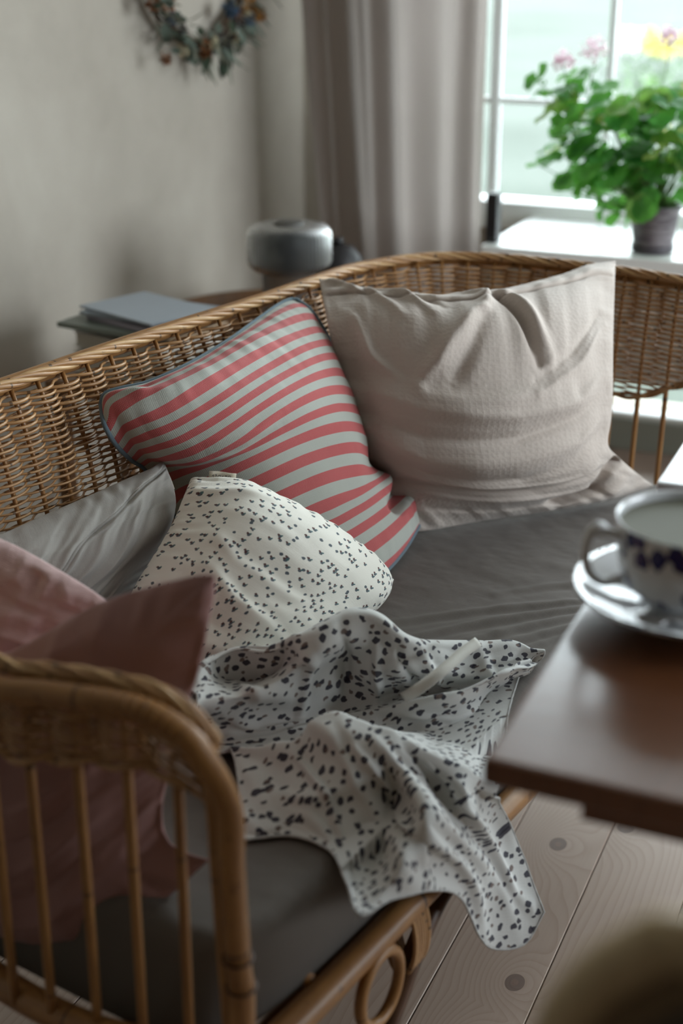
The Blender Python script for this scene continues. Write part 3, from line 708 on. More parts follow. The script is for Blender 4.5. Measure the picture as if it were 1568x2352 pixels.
right = A([(375, 1056, .63), (392, 1100, .615), (403, 1140, .60), (400, 1180, .585), (370, 1250, .55), (330, 1330, .515), (260, 1430, .475)])
left = A([(-190, 1300, .60), (-240, 1400, .55), (-260, 1500, .5), (-240, 1600, .46)])
bottom = A([(-240, 1600, .46), (-100, 1580, .455), (50, 1540, .455), (160, 1480, .46), (260, 1430, .475)])
pg, Pg, Ng, Fg_, _ = pillow('linen_pillow', M['grey_linen'], top, right, bottom, left, .055, .035, 150, 150, wr_g, .0035, 22, .45)
tag(pg, 'rumpled grey linen pillow with a corded seam, behind the pink pillows', 'pillow')
sv = [(0.02, .5), (.3, .48), (.42, .44), (.5, .36), (.6, .25), (.75, .17), (.99, .05)]
def on_surf(Fr, pts, k=60):
    pts = spline(np.array(pts, float), k); n, m = Fr.shape[:2]; out = []
    for a, b in pts:
        i = min(max(a*(n-1), 0), n-1.001); j = min(max(b*(m-1), 0), m-1.001); i0, j0 = int(i), int(j); fi, fj = i-i0, j-j0
        out.append(Fr[i0, j0]*(1-fi)*(1-fj)+Fr[i0+1, j0]*fi*(1-fj)+Fr[i0, j0+1]*(1-fi)*fj+Fr[i0+1, j0+1]*fi*fj)
    return np.array(out)
link('seam_cord', mesh_of([tube(on_surf(Fg_+Ng*.001, sv), .0026, 6)]), M['grey_linen'], pg)
label_tag(pg, at(378, 1064, z=.625), at(401, 1122, z=.605), (-.5, -.5, -.1), .010, M['label'])

# pink pillows ------------------------------------------------------------
M['pink_gauze'] = fabric('pink_gauze', (204, 172, 170), 420, .9, .35, .1, .25, gauze=95)
M['pink_linen'] = fabric('pink_linen', (166, 128, 125), 520, .9, .35, .12, .25)
def wr_p(U, V): return .006*fbm(U*4, V*6, 71)+.003*vnoise(U*8, V*26, 72)+.0025*vnoise(U*28, V*10, 73)
top = A([(-260, 1150, .665), (-120, 1195, .665), (0, 1238, .665), (60, 1268, .66), (120, 1303, .655), (190, 1345, .645), (260, 1392, .63)])
right = A([(260, 1392, .63), (270, 1440, .60), (250, 1500, .56), (230, 1580, .51), (200, 1650, .46)])
left = A([(-260, 1150, .665), (-330, 1300, .6), (-360, 1500, .52), (-360, 1700, .445)])
bottom = A([(-360, 1700, .445), (-200, 1720, .44), (0, 1700, .44), (200, 1650, .46)])
pp, *_r = pillow('gauze_pillow', M['pink_gauze'], top, right, bottom, left, .06, .04, 120, 120, wr_p, .004, 25, .45)
tag(pp, 'pale pink gauze pillow with crinkled surface, between grey linen pillow and the standing pink one', 'pillow')
def wr_q(U, V):
    F_ = lambda *a, **k: fold(U, V, *a, **k)
    d = F_([(.05, .08), (.4, .09), (.62, .07), (.95, .05)], .006, .05)+F_([(.9, .2), (.75, .4), (.7, .6)], .006, .04)
    for k in range(6): d = d+F_([(.15, .45+.09*k), (.5, .47+.09*k), (.85, .44+.09*k)], .004*(-1)**k, .022)
    return d+.005*fbm(U*3, V*4, 81)
Y = lambda l: [at(x_, y_, y=yy) for x_, y_, yy in l]
top = Y([(-260, 1545, .93), (-130, 1525, .93), (-60, 1512, .93), (20, 1498, .935), (90, 1462, .94), (160, 1420, .945), (240, 1380, .95), (330, 1352, .955), (400, 1334, .955), (455, 1322, .955), (492, 1322, .955)])
right = Y([(492, 1322, .955), (490, 1370, .955), (478, 1430, .953), (460, 1520, .95), (430, 1620, .948), (395, 1740, .945), (372, 1860, .942), (385, 1930, .94), (430, 1960, .94), (480, 1975, .94)])
left = Y([(-260, 1545, .93), (-240, 1750, .925), (-200, 1950, .915), (-140, 2110, .905)])
bottom = Y([(-140, 2110, .905), (-40, 2160, .90), (60, 2195, .897), (160, 2215, .897), (240, 2190, .90), (330, 2110, .915), (410, 2040, .93), (480, 1975, .94)])
pq, Pq, Nq, Fq_, _ = pillow('pink_pillow', M['pink_linen'], top, right, bottom, left, .034, .05, 150, 150, wr_q, .003, 33, .42, toward=np.array([-.55, 0, .6]))
tag(pq, 'dusty pink linen pillow standing upright against the near arm of the sofa', 'pillow')

# ------------------------------------------------------------------ spotted blanket
def spots(t, uv, c):
    col = lin((218, 219, 216))
    wob = t.n('ShaderNodeTexNoise', {'Vector': uv, 'Scale': 120.0, 'Detail': 2.0}).outputs['Color']
    uvd = t.n('ShaderNodeVectorMath', {0: uv, 1: t.n('ShaderNodeVectorMath', {0: wob, 3: .0075}, operation='SCALE').outputs[0]}, operation='ADD').outputs[0]
    for sc, thr, keep, cc, loc, a in ((74, .245, .80, (46, 44, 60), (0, 0, 0), 0), (66, .18, .36, (52, 48, 60), (.4, .3, 0), .7), (66, .15, .4, (120, 104, 98), (-.3, .5, 0), 0)):
        vo = t.n('ShaderNodeTexVoronoi', {'Vector': t.mapping(uvd, (sc, sc*.78, 1), loc, (0, 0, a)), 'Scale': 1.0, 'Randomness': .85}, voronoi_dimensions='2D')
        sp_ = t.n('ShaderNodeSeparateXYZ', {0: vo.outputs['Color']})
        th = t.math('MULTIPLY', thr, t.math('ADD', .7, t.math('MULTIPLY', sp_.outputs[1], .55)))
        mk = t.math('MULTIPLY', t.math('LESS_THAN', vo.outputs['Distance'], th), t.math('LESS_THAN', sp_.outputs[0], keep))
        col = t.mix(t.math('MULTIPLY', mk, .93), col, lin(cc))
    return col
M['spots'] = fabric('spotted_cotton', (218, 219, 216), 800, .85, .2, .03, .15, colfn=spots, trans=.12)
R_ = []
R_.append([(455, 1690, .437), (520, 1650, .437), (590, 1640, .437), (660, 1620, .437), (740, 1580, .437), (810, 1545, .437), (875, 1540, .437), (945, 1550, .437), (1015, 1545, .437), (1095, 1525, .437), (1175, 1512, .437), (1230, 1510, .436)])
R_.append([(436, 1595, .495), (470, 1530, .515), (540, 1488, .525), (625, 1492, .53), (715, 1452, .55), (800, 1411, .56), (868, 1424, .555), (935, 1470, .53), (1010, 1482, .50), (1095, 1492, .475), (1180, 1484, .47), (1250, 1494, .463)])
R_.append([(450, 1592, .51), (490, 1560, .50), (550, 1545, .475), (625, 1535, .495), (712, 1500, .54), (795, 1468, .545), (862, 1470, .535), (925, 1510, .515), (1000, 1520, .49), (1080, 1525, .468), (1160, 1515, .465), (1225, 1515, .455)])
R_.append([(452, 1625, .50), (500, 1610, .50), (565, 1590, .505), (640, 1562, .51), (710, 1535, .51), (790, 1520, .50), (850, 1530, .50), (915, 1545, .495), (985, 1550, .478), (1060, 1552, .462), (1140, 1545, .457), (1215, 1530, .45)])
R_.append([(455, 1670, .455), (505, 1668, .455), (570, 1665, .452), (640, 1650, .452), (715, 1628, .455), (795, 1606, .452), (860, 1602, .455), (925, 1592, .448), (995, 1585, .444), (1065, 1580, .446), (1140, 1567, .447), (1213, 1548, .445)])
R_.append([(462, 1705, .438), (515, 1712, .438), (580, 1705, .438), (650, 1690, .438), (722, 1668, .438), (800, 1648, .442), (865, 1636, .452), (930, 1622, .462), (1000, 1604, .470), (1070, 1582, .474), (1145, 1548, .474), (1222, 1512, .462)])
R_.append([(478, 1725, .440), (527, 1735, .440), (588, 1730, .438), (655, 1716, .438), (728, 1698, .438), (805, 1678, .440), (870, 1668, .444), (935, 1658, .446), (1003, 1645, .447), (1070, 1628, .444), (1135, 1600, .430), (1190, 1575, .415)])
R_.append([(510, 1728, .452), (550, 1735, .448), (605, 1732, .445), (665, 1724, .445), (733, 1706, .446), (808, 1694, .440), (873, 1690, .438), (938, 1692, .437), (1005, 1695, .434), (1065, 1695, .425), (1125, 1690, .405), (1170, 1685, .385)])
R_.append([(530, 1722, .466), (570, 1722, .468), (620, 1723, .470), (675, 1722, .473), (722, 1694, .484), (765, 1656, .500), (825, 1668, .500), (890, 1690, .494), (950, 1716, .484), (1010, 1748, .470), (1070, 1778, .450), (1132, 1812, .420)])
R_.append([(545, 1775, .455), (585, 1778, .457), (632, 1780, .459), (685, 1778, .463), (730, 1765, .470), (778, 1745, .482), (835, 1748, .486), (895, 1762, .478), (955, 1785, .465), (1018, 1810, .445), (1080, 1838, .415), (1152, 1850, .385)])
R_.append([(552, 1850, .443), (598, 1852, .444), (645, 1850, .446), (695, 1850, .450), (745, 1845, .453), (800, 1845, .452), (855, 1855, .445), (915, 1868, .428), (975, 1885, .405), (1040, 1905, .385), (1105, 1925, .35), (1180, 1905, .34)])
R_.append([(558, 1900, .438), (608, 1905, .438), (652, 1893, .440), (705, 1900, .442), (760, 1925, .441), (812, 1950, .436), (865, 1960, .425), (925, 1965, .395), (985, 1970, .365), (1052, 1995, .34), (1120, 2030, .30), (1213, 1985, .295)])
R_.append([(562, 1932, .4355), (612, 1925, .4355), (658, 1922, .436), (712, 1930, .437), (765, 1966, .4365), (797, 2030, .434), (828, 2100, .415), (902, 2062, .375), (975, 2040, .345), (1052, 2060, .32), (1110, 2168, .245), (1252, 2096, .25)])
nr, nc = len(R_), len(R_[0])
CP = np.array([[at(*c[:2], z=c[2]) for c in r_] for r_ in R_])
extra = (CP[:, -2]+CP[:, -1])/2; extra[-1] = at(1205, 2172, z=.222); extra[-2] = at(1172, 2045, z=.285)
CP = np.concatenate([CP[:, :-1], extra[:, None], CP[:, -1:]], 1); R_ = [r_[:-1]+[(r_[-1][0], r_[-1][1], r_[-1][2])]+[r_[-1]] for r_ in R_]
for i_ in range(nr):
    for j_ in range(nc-1):
        u_, v_ = to_uv(CP[i_, j_])
        if v_ < .02 and CP[i_, j_, 2] < .418 and v_ > -.038:
            CP[i_, j_] = at_plane(R_[i_][j_][0], R_[i_][j_][1], [O2[0]-VV[0]*.038, O2[1]-VV[1]*.038, 0], [VV[0], VV[1], 0])
# the tie-in corner between the last two columns
def bump_surface(CP, n, m):
    rows_ = np.array([spline_u(CP[i], m) for i in range(CP.shape[0])])
    return np.array([spline_u(rows_[:, j], n) for j in range(m)]).transpose(1, 0, 2)
def spline_u(P, n):
    """Catmull-Rom, uniform in the control index"""
    Q = np.vstack([2*P[0]-P[1], P, 2*P[-1]-P[-2]]); t = np.linspace(0, len(P)-1-1e-9, n); i = t.astype(int); f = (t-i)[:, None]
    a, b, c, d = Q[i], Q[i+1], Q[i+2], Q[i+3]
    return .5*(2*b+(c-a)*f+(2*a-5*b+4*c-d)*f**2+(3*b-a-3*c+d)*f**3)
BL = bump_surface(CP, 300, 260)
# hem corner dips between the two lowest points
Nb_ = nrm_grid(BL)
if ((_C-BL[150, 130])@Nb_[150, 130]) < 0: Nb_ = -Nb_
Ug, Vg = np.meshgrid(np.linspace(0, 1, 300), np.linspace(0, 1, 260), indexing='ij')
dsp = 0
for ri, A_ in ((1, .006), (5, .005), (8, .007)):
    dsp = dsp+A_*np.exp(-np.abs(Ug-ri/(nr-1))/.014)
dsp = dsp+.0055*fbm(Vg*6+Ug*4, Ug*9-Vg*3, 91, 2)+.0010*vnoise(Vg*22-Ug*12, Ug*9+Vg*4, 95)
for pl, A_, w_ in (([(.62, .30), (.72, .42), (.86, .50)], .006, .02), ([(.70, .55), (.80, .68), (.88, .82)], .009, .02), ([(.66, .62), (.78, .78), (.93, .93)], -.007, .018), ([(.80, .15), (.83, .3), (.80, .45)], .005, .018),
                   ([(.12, .62), (.22, .66), (.34, .72)], .008, .014), ([(.12, .56), (.22, .60), (.36, .66)], -.007, .014), ([(.10, .75), (.22, .80), (.34, .84)], .006, .014), ([(.2, .15), (.27, .2), (.3, .3)], .008, .018),
                   ([(.85, .62), (.9, .75), (.99, .83)], .008, .018), ([(.86, .3), (.92, .4), (.99, .46)], -.006, .02)):
    dsp = dsp+fold(Ug, Vg, pl, A_, w_)
for pl, A_, w_ in (([(.10, .30), (.22, .34), (.36, .30)], .007, .012), ([(.12, .40), (.24, .43), (.38, .40)], -.006, .012), ([(.15, .5), (.25, .52), (.38, .50)], .007, .012), ([(.70, .25), (.80, .33), (.95, .40)], .006, .014),
                   ([(.73, .48), (.82, .60), (.96, .66)], .008, .012), ([(.70, .72), (.80, .84), (.97, .97)], .008, .012), ([(.45, .55), (.52, .7), (.50, .9)], .006, .014), ([(.3, .1), (.36, .2), (.38, .35)], .006, .014)):
    dsp = dsp+fold(Ug, Vg, pl, A_, w_)
BL = BL+Nb_*dsp[..., None]
# keep it on or above the seat wherever it lies over it
bu, bv = to_uv(BL); over = np.clip((bv-.0)/.02, 0, 1)
BL[..., 2] = np.where((bv > .012) & (BL[..., 2] < .4365), .4365, BL[..., 2])
def relax_uv(P, a=46, b=40, it=500):
    """lay the sheet out flat: a coarse grid is relaxed until its 2-D edges match the cloth's lengths"""
    n, m = P.shape[:2]; I = np.linspace(0, n-1, a).round().astype(int); J = np.linspace(0, m-1, b).round().astype(int)
    su = np.r_[np.zeros((1, m)), np.cumsum(np.linalg.norm(np.diff(P, axis=0), axis=2), 0)]; sv_ = np.c_[np.zeros((n, 1)), np.cumsum(np.linalg.norm(np.diff(P, axis=1), axis=2), 1)]
    Q = P[np.ix_(I, J)]; X = arc_uv(P)[np.ix_(I, J)]
    lu = np.diff(su[np.ix_(I, J)], axis=0); lv = np.diff(sv_[np.ix_(I, J)], axis=1)
    l1 = np.linalg.norm(Q[1:, 1:]-Q[:-1, :-1], axis=2); l2 = np.linalg.norm(Q[1:, :-1]-Q[:-1, 1:], axis=2)
    for _ in range(it):
        D = np.zeros_like(X); W = np.zeros(X.shape[:2])
        for (sa_, sb_, L_, w_) in ((np.s_[1:, :], np.s_[:-1, :], lu, 1), (np.s_[:, 1:], np.s_[:, :-1], lv, 1), (np.s_[1:, 1:], np.s_[:-1, :-1], l1, .8), (np.s_[1:, :-1], np.s_[:-1, 1:], l2, .8)):
            e = X[sa_]-X[sb_]; l = np.linalg.norm(e, axis=2)+1e-9; c = (e*((l-L_)/l)[..., None])*.5*w_
            D[sa_] -= c; D[sb_] += c; W[sa_] += w_; W[sb_] += w_
        X = X+D/W[..., None]*1.6
    fi = np.interp(np.arange(n), I, np.arange(a)); fj = np.interp(np.arange(m), J, np.arange(b))
    i0 = np.minimum(fi.astype(int), a-2); j0 = np.minimum(fj.astype(int), b-2); u_ = (fi-i0)[:, None, None]; v_ = (fj-j0)[None, :, None]
    g = lambda di, dj: X[np.ix_(i0+di, j0+dj)]
    return (g(0, 0)*(1-u_)+g(1, 0)*u_)*(1-v_)+(g(0, 1)*(1-u_)+g(1, 1)*u_)*v_
UVB = relax_uv(BL)
bl = link('spotted_blanket', mesh(BL.reshape(-1, 3), quads(300, 260), UVB.reshape(-1, 2)), M['spots'])
so = bl.modifiers.new('thickness', 'SOLIDIFY'); so.thickness = .0016; so.offset = 1 if False else 0
tag(bl, 'crumpled white cotton blanket with dark navy spots, hanging over the front of the sofa', 'blanket')
def bl_at(pts, off=.002, k=40):
    q = on_surf(BL+Nb_*off, pts, k); return q
hemq = np.vstack([BL[0, :], BL[1:, -1], BL[-1, -2::-1], BL[-2:0:-1, 0]])
link('hem', mesh_of([tube(hemq[::3], .0014, 6, True)]), M['spots'], bl)
# pale tie ribbon
M['ribbon'] = fabric('ribbon_cotton', (206, 204, 196), 900, .8, .2, .05)
c_ = spline([at(1098, 1474, z=.510), at(1060, 1502, z=.512), at(1010, 1545, z=.512), at(960, 1583, z=.500), at(925, 1603, z=.480)], 30)
sd = np.array(at(1090, 1500, z=.5))-np.array(at(1070, 1476, z=.505)); sd /= np.linalg.norm(sd)
g = np.stack([c_-sd*.0075, c_+np.array([0, 0, .0012]), c_+sd*.0075], 1)
rb = link('tie_ribbon', mesh(g.reshape(-1, 3), quads(30, 3), arc_uv(g).reshape(-1, 2)), M['ribbon'], bl)
s2 = rb.modifiers.new('t', 'SOLIDIFY'); s2.thickness = .0012; s2.offset = 0
rb['label'] = 'plain white tie ribbon'

# ------------------------------------------------------------------ table
M['table'] = wood('polished_pine', (106, 66, 42), (74, 42, 25), (66, 40, 26), .8, .28, 'X', False, .5, True, .8)
TX0, TY0, TZ = -.243, .79, .74
tb = empty('dining_table', (.25, 1.2, 0)); tag(tb, 'brown polished wooden table with rounded corner, carrying the cup and laptop', 'table')
TW, TL_ = .95, .98
def plank_top():
    n = 5; out = []
    for i in range(n):
        x0 = TX0+i*TW/n; x1 = x0+TW/n
        link('table_plank', boxm(x0+.0003, x1-.0003, TY0, TY0+TL_, TZ-.021, TZ, bev=.004 if False else .005, seg=3) if i in (0, n-1) else boxm(x0+.0003, x1-.0003, TY0, TY0+TL_, TZ-.021, TZ, bev=.0015), M['table'], tb)
plank_top()
link('apron', boxm(TX0+.32, TX0+TW-.075, TY0+.22, TY0+.24, TZ-.105, TZ-.0215, bev=.002), M['table'], tb)
link('apron', boxm(TX0+.075, TX0+TW-.075, TY0+TL_-.06, TY0+TL_-.04, TZ-.105, TZ-.0215, bev=.002), M['table'], tb)
link('apron', boxm(TX0+.30, TX0+.319, TY0+.22, TY0+TL_-.061, TZ-.105, TZ-.0215, bev=.002), M['table'], tb)
link('batten', boxm(TX0+.068, TX0+.145, TY0+.006, TY0+.026, TZ-.034, TZ-.0215, bev=.002), M['table'], tb)
for lx in (TX0+.33, TX0+TW-.10):
    for ly in (TY0+.27, TY0+TL_-.09):
        link('leg', mesh_of([lathe([(0, 0), (.016, 0), (.018, .05), (.024, .3), (.03, .5), (.022, .56), (.03, .6), (.03, .7175), (0, .7175)], 20, (lx, ly, 0))]), M['table'], tb)

# ------------------------------------------------------------------ cup, saucer, spoon, laptop
def china(name, blue=True, bands=None, scale=26):
    t = NT(name); col = lin((214, 216, 218))
    if blue:
        uv = t.uv(); s_ = t.n('ShaderNodeSeparateXYZ', {0: uv}); u_, v_ = s_.outputs[0], s_.outputs[1]
        w1_ = t.n('ShaderNodeTexVoronoi', {'Vector': t.mapping(uv, (scale, scale*.5, 1)), 'Scale': 1.0}, voronoi_dimensions='2D').outputs['Distance']
        nz = t.noise(t.mapping(uv, (scale*1.6, scale*.9, 1)), 1, 3, .6, .5)
        m_ = t.math('GREATER_THAN', t.math('ADD', t.math('SUBTRACT', .75, w1_), t.math('MULTIPLY', nz, .6)), .70)
        bm_ = None
        for lo, hi in bands:
            k = t.math('MULTIPLY', t.math('GREATER_THAN', v_, lo), t.math('LESS_THAN', v_, hi)); bm_ = k if bm_ is None else t.math('ADD', bm_, k, clamp=True)
        col = t.mix(t.math('MULTIPLY', m_, bm_), col, lin((34, 42, 96)))
    return t.out(col, .08, None, Coat_Weight=.6, Coat_Roughness=.03)
M['china_cup'] = china('blue_flower_china', True, ((.26, .40), (.43, .575)), 20)
M['china_saucer'] = china('blue_rim_china', True, ((.46, .66),), 24)
M['china_plain'] = china('white_china', False)
CC = at(1600, 1190, z=.824); cx, cy = CC[0], CC[1]; rc = .0635
saz = TZ
sau = link('saucer', mesh_of([lathe([(0, .003), (.028, .003), (.030, 0), (.034, 0), (.036, .004), (.06, .009), (.085, .018), (.0935, .0235), (.0945, .0250), (.0935, .0262), (.085, .0215), (.06, .0125), (.038, .0078), (.033, .0062), (0, .0062)], 64, (cx, cy, saz))]), M['china_saucer'])
tag(sau, 'white saucer with blue flower border under the cup at the table edge', 'saucer')
cz = TZ+.0066; ch = .824-cz
prof = [(0, .0), (.027, .0), (.030, .0), (.0305, .006), (.040, .010), (.0535, .022), (.0595, .040), (.0625, ch*.80), (rc, ch-.0012), (rc-.0012, ch), (rc-.003, ch-.001), (rc-.0042, ch*.78), (rc-.007, .038), (.048, .022), (.034, .014), (0, .012)]
pr = []
for (a, b) in zip(prof[:-1], prof[1:]):
    for k in range(4): pr.append((a[0]+(b[0]-a[0])*k/4, a[1]+(b[1]-a[1])*k/4))
pr.append(prof[-1])
cup = link('teacup', mesh_of([lathe(pr, 72, (cx, cy, cz))]), M['china_cup'])
tag(cup, 'wide white teacup with blue floral bands standing on its saucer', 'cup')
ha = YAW+pi+.10                                   # the handle points to the left, across the view
hd = np.array([cos(ha), sin(ha), 0])
hp = [np.array([cx, cy, cz])+hd*a+np.array([0, 0, b]) for a, b in ((.0615, ch-.012), (.073, ch-.009), (.084, ch-.010), (.088, ch-.018), (.0875, ch-.034), (.082, ch-.046), (.072, ch-.052), (.0570, ch-.050))]
link('handle', mesh_of([tube(spline(hp, 40), np.interp(np.linspace(0, 1, 40), [0, .1, .9, 1], [.0052, .0038, .0038, .0052]), 10)]), M['china_plain'], cup)
thumb = [np.array([cx, cy, cz])+hd*a+np.array([0, 0, b]) for a, b in ((.070, ch-.008), (.079, ch-.0045), (.088, ch-.010))]
link('thumb_rest', mesh_of([tube(spline(thumb, 12), np.interp(np.linspace(0, 1, 12), [0, .5, 1], [.003, .0052, .003]), 10)]), M['china_plain'], cup)
link('tea', mesh_of([lathe([(0, 0), (.035, 0), (rc-.0037, 0)], 48, (cx, cy, cz+ch*.90))]), plain('milky_tea', (112, 112, 98), .7), cup)
def metal(name, c, rough=.2):
    t = NT(name); return t.out(lin(c), rough, None, Metallic=1.0)
M['steel'] = metal('polished_steel', (200, 200, 202), .12)
spn = empty('teaspoon', tuple(np.array([cx, cy, saz+.02]))); tag(spn, 'small steel teaspoon lying on the saucer rim beside the cup', 'spoon')
pa, pb_ = at(1372, 1360, z=saz+.030), at(1560, 1240, z=saz+.026)
p0 = np.array([cx, cy, 0])+(np.array([cos(ha+.75), sin(ha+.75), 0]))*.083; p1 = np.array([cx, cy, 0])+(np.array([cos(ha+2.2), sin(ha+2.2), 0]))*.083
p0[2] = saz+.0235; p1[2] = saz+.0235
e = (p1-p0)/np.linalg.norm(p1-p0); sdv = np.array([-e[1], e[0], 0])
g = []
for i in range(24):
    t_ = i/23; wv = .0105*max(0, 1-((t_-.10)/.115)**2)**.5 if t_ < .215 else .0022+.0022*(t_-.2)/.8; wv = max(wv, .0012)
    dz = -.0035*max(0, 1-((t_-.10)/.11)**2) if t_ < .215 else .004*sin(pi*(t_-.2)/.8)
    for j in (-1, -.5, 0, .5, 1): g.append(p0+(p1-p0)*t_+sdv*wv*j+np.array([0, 0, .002+dz*(1-j*j*.9)]))
so_ = link('spoon_body', mesh(np.array(g), quads(24, 5)), M['steel'], spn); m_ = so_.modifiers.new('t', 'SOLIDIFY'); m_.thickness = .0012
# laptop: thin white base with its left edge at the table's edge
lap = empty('laptop', tuple(at(1568, 1050, z=TZ))); tag(lap, 'thin white laptop lying open on the table behind the teacup', 'laptop')
lx, ly = at(1497, 1106, z=TZ+.016)[:2]; t_ = NT('white_plastic'); M['lap'] = t_.out(lin((224, 226, 232)), .3)
lx += .004
link('laptop_base', boxm(lx, lx+.32, ly, ly+.215, TZ+.0015, TZ+.016, bev=.004, seg=3), M['lap'], lap)
link('keyboard', boxm(lx+.028, lx+.292, ly+.085, ly+.19, TZ+.0155, TZ+.0170, bev=.0006), plain('pale_keys', (196, 202, 208), .5), lap)
sc = mesh(*box(lx+.004, lx+.316, 0, .006, 0, .205)[:2], smooth=False); o = link('laptop_lid', bevel_mesh(sc, .002), M['lap'], lap)
o.location = (0, ly+.213, TZ+.017); o.rotation_euler = (-.42, 0, 0); o.matrix_parent_inverse = Matrix.Translation(lap.location).inverted()
for dx in (.03, .29): 
    for dy in (.02, .195): link('rubber_foot', mesh_of([lathe([(0, 0), (.006, 0), (.006, .002), (0, .002)], 12, (lx+dx, ly+dy, TZ))]), plain('rubber', (40, 40, 42), .8), lap)

# ------------------------------------------------------------------ curtain
CY = 3.24
def curtain_mat():
    t = NT('linen_curtain'); uv = t.uv(); 
    wa = t.noise(t.mapping(uv, (900, 40, 1)), 1, 2); wb = t.noise(t.mapping(uv, (40, 900, 1)), 1, 2)
    c = t.mix(t.math('MULTIPLY', t.math('ADD', wa, wb), .15), lin((188, 178, 172)), lin((130, 120, 114)))
    t.out(c, .9, t.bump(t.math('ADD', wa, wb), .2, .0006), Sheen_Weight=.1)
    tr = t.n('ShaderNodeBsdfTranslucent', {'Color': c}); mx = t.n('ShaderNodeMixShader', {0: .6, 1: t.b.outputs[0], 2: tr.outputs[0]})
    t.t.links.new(mx.outputs[0], t.o.inputs[0]); return t.m
M['curtain'] = curtain_mat()
xa_t, xa_b = at(703, 0, y=CY)[0], at(748, 560, y=CY)[0]; xb_t, xb_b = at(1136, 0, y=CY)[0], at(1114, 585, y=CY)[0]
zt_, zb2 = at(900, 0, y=CY)[2], at(900, 570, y=CY)[2]
n, m = 260, 60; g = np.zeros((n, m, 3)); 
for j in range(m):
    z_ = .04+(2.32-.04)*j/(m-1); f = (z_-zb2)/(zt_-zb2); f = np.clip(f, -.2, 1.25)
    xa, xb = xa_b+(xa_t-xa_b)*f, xb_b+(xb_t-xb_b)*f
    u_ = np.linspace(0, 1, n); k = np.clip(1-(z_-1.9)/.6, 0, 1) if z_ > 1.9 else 1
    amp = .034*(1-.15*f)
    dep = amp*np.sin(2*pi*(u_*3.1)+.5+.2*f)*(.75+.25*np.sin(7*u_))+.017*np.sin(2*pi*u_*7.3+1.0-.3*f)+.005*vnoise(u_*9, np.full(n, z_*2.3), 101)
    dep = dep*np.where(u_ < .58, 1, .38)+np.interp(u_, [0, .3, .52, .60, .64, .93, 1], [0, .03, .07, .125, .115, .0, .03])+.012*np.sin(np.clip(u_-.6, 0, 1)*2*pi*5.2)*(u_ > .6)
    g[:, j, 0] = xa+(xb-xa)*(u_+.012*np.sin(2*pi*u_*4)); g[:, j, 1] = CY-dep; g[:, j, 2] = z_
cu = link('curtain', mesh(g.reshape(-1, 3), quads(n, m), arc_uv(g).reshape(-1, 2)), M['curtain'])
tag(cu, 'long taupe linen curtain hanging in folds left of the window', 'curtain')
rod = empty('curtain_rod', (-.4, CY, 2.34)); tag(rod, 'white metal curtain rod above the window', 'curtain rod')
link('rod', mesh_of([tube([(WX+.03, CY, 2.345), (1.0, CY, 2.345)], .011, 12)]), M['white_paint'], rod)
for x_ in (-1.5, .9): link('bracket', mesh_of([tube([(x_, CY, 2.345), (x_, WY, 2.345)], .007, 8)]), M['white_paint'], rod)

# ------------------------------------------------------------------ corner: side table, lamp, books
M['round_top'] = wood('warm_walnut', (124, 84, 44), (84, 52, 26), (50, 32, 18), 1, .4, 'Y', False)
SX, SY, SZ = -1.30, 2.66, .46
arcp = at(540, 677, z=SZ+.05)
st = empty('side_table', (SX, SY, 0)); tag(st, 'round brown wooden side table with raised rim, in the corner behind the sofa', 'side table')
link('tray_top', mesh_of([lathe([(0, SZ-.02), (.275, SZ-.02), (.285, SZ-.01), (.288, SZ+.035), (.284, SZ+.038), (.279, SZ+.033), (.276, SZ), (0, SZ)], 64, (SX, SY, 0))]), M['round_top'], st)
for a in (.6, 2.7, 4.8):
    link('leg', mesh_of([tube([(SX+.14*cos(a), SY+.14*sin(a), SZ-.0201), (SX+.23*cos(a), SY+.23*sin(a), 0)], .013, 10)]), M['round_top'], st)
lpx = at(664, 590, y=2.62); LX, LY = lpx[0], lpx[1]
def ribbed():
    t = NT('ribbed_smoked_glass'); t.out((.40, .42, .42, 1), .42, None, Transmission_Weight=.9, IOR=1.2, Specular_IOR_Level=.4, Alpha=.93); return t.m
M['ribbed'] = ribbed()
lam = empty('table_lamp', (LX, LY, SZ)); tag(lam, 'ribbed grey glass mushroom lamp standing on the round side table', 'lamp')
rl = .087; zt0 = at(664, 515, y=LY)[2]; zl = at(664, 617, y=LY)[2]
link('lamp_shade', mesh_of([lathe([(.030, zt0), (rl*.62, zt0+.002), (rl*.92, zt0-.006), (rl, zt0-.018), (rl, zl+.018), (rl*.96, zl+.010), (rl*.84, zl), (.055, zl-.004), (.053, zl-.002), (rl*.82, zl+.003), (rl*.93, zl+.012), (rl*.97, zl+.028), (rl*.97, zt0-.023), (rl*.92, zt0-.010), (rl*.78, zt0-.003), (.03, zt0-.003)], 240, (LX, LY, 0), .009, 60)]), M['ribbed'], lam)
link('lamp_base', mesh_of([lathe([(0, SZ+.0005), (.052, SZ+.0005), (.055, SZ+.006), (.055, zl-.008), (.048, zl-.001), (0, zl-.001)], 200, (LX, LY, 0), .007, 50)]), M['ribbed'], lam)
link('lamp_cap', mesh_of([lathe([(0, zt0-.002), (.0305, zt0-.002), (.031, zt0+.003), (.026, zt0+.006), (0, zt0+.006)], 32, (LX, LY, 0))]), plain('grey_metal', (90, 88, 84), .4), lam)
link('bulb', mesh_of([lathe([(0, zl+.002), (.014, zl+.002), (.016, zl+.02), (.028, zl+.04), (.030, zl+.055), (.02, zl+.072), (0, zl+.078)], 24, (LX, LY, 0))]), plain('frosted_bulb', (200, 196, 186), .3), lam)
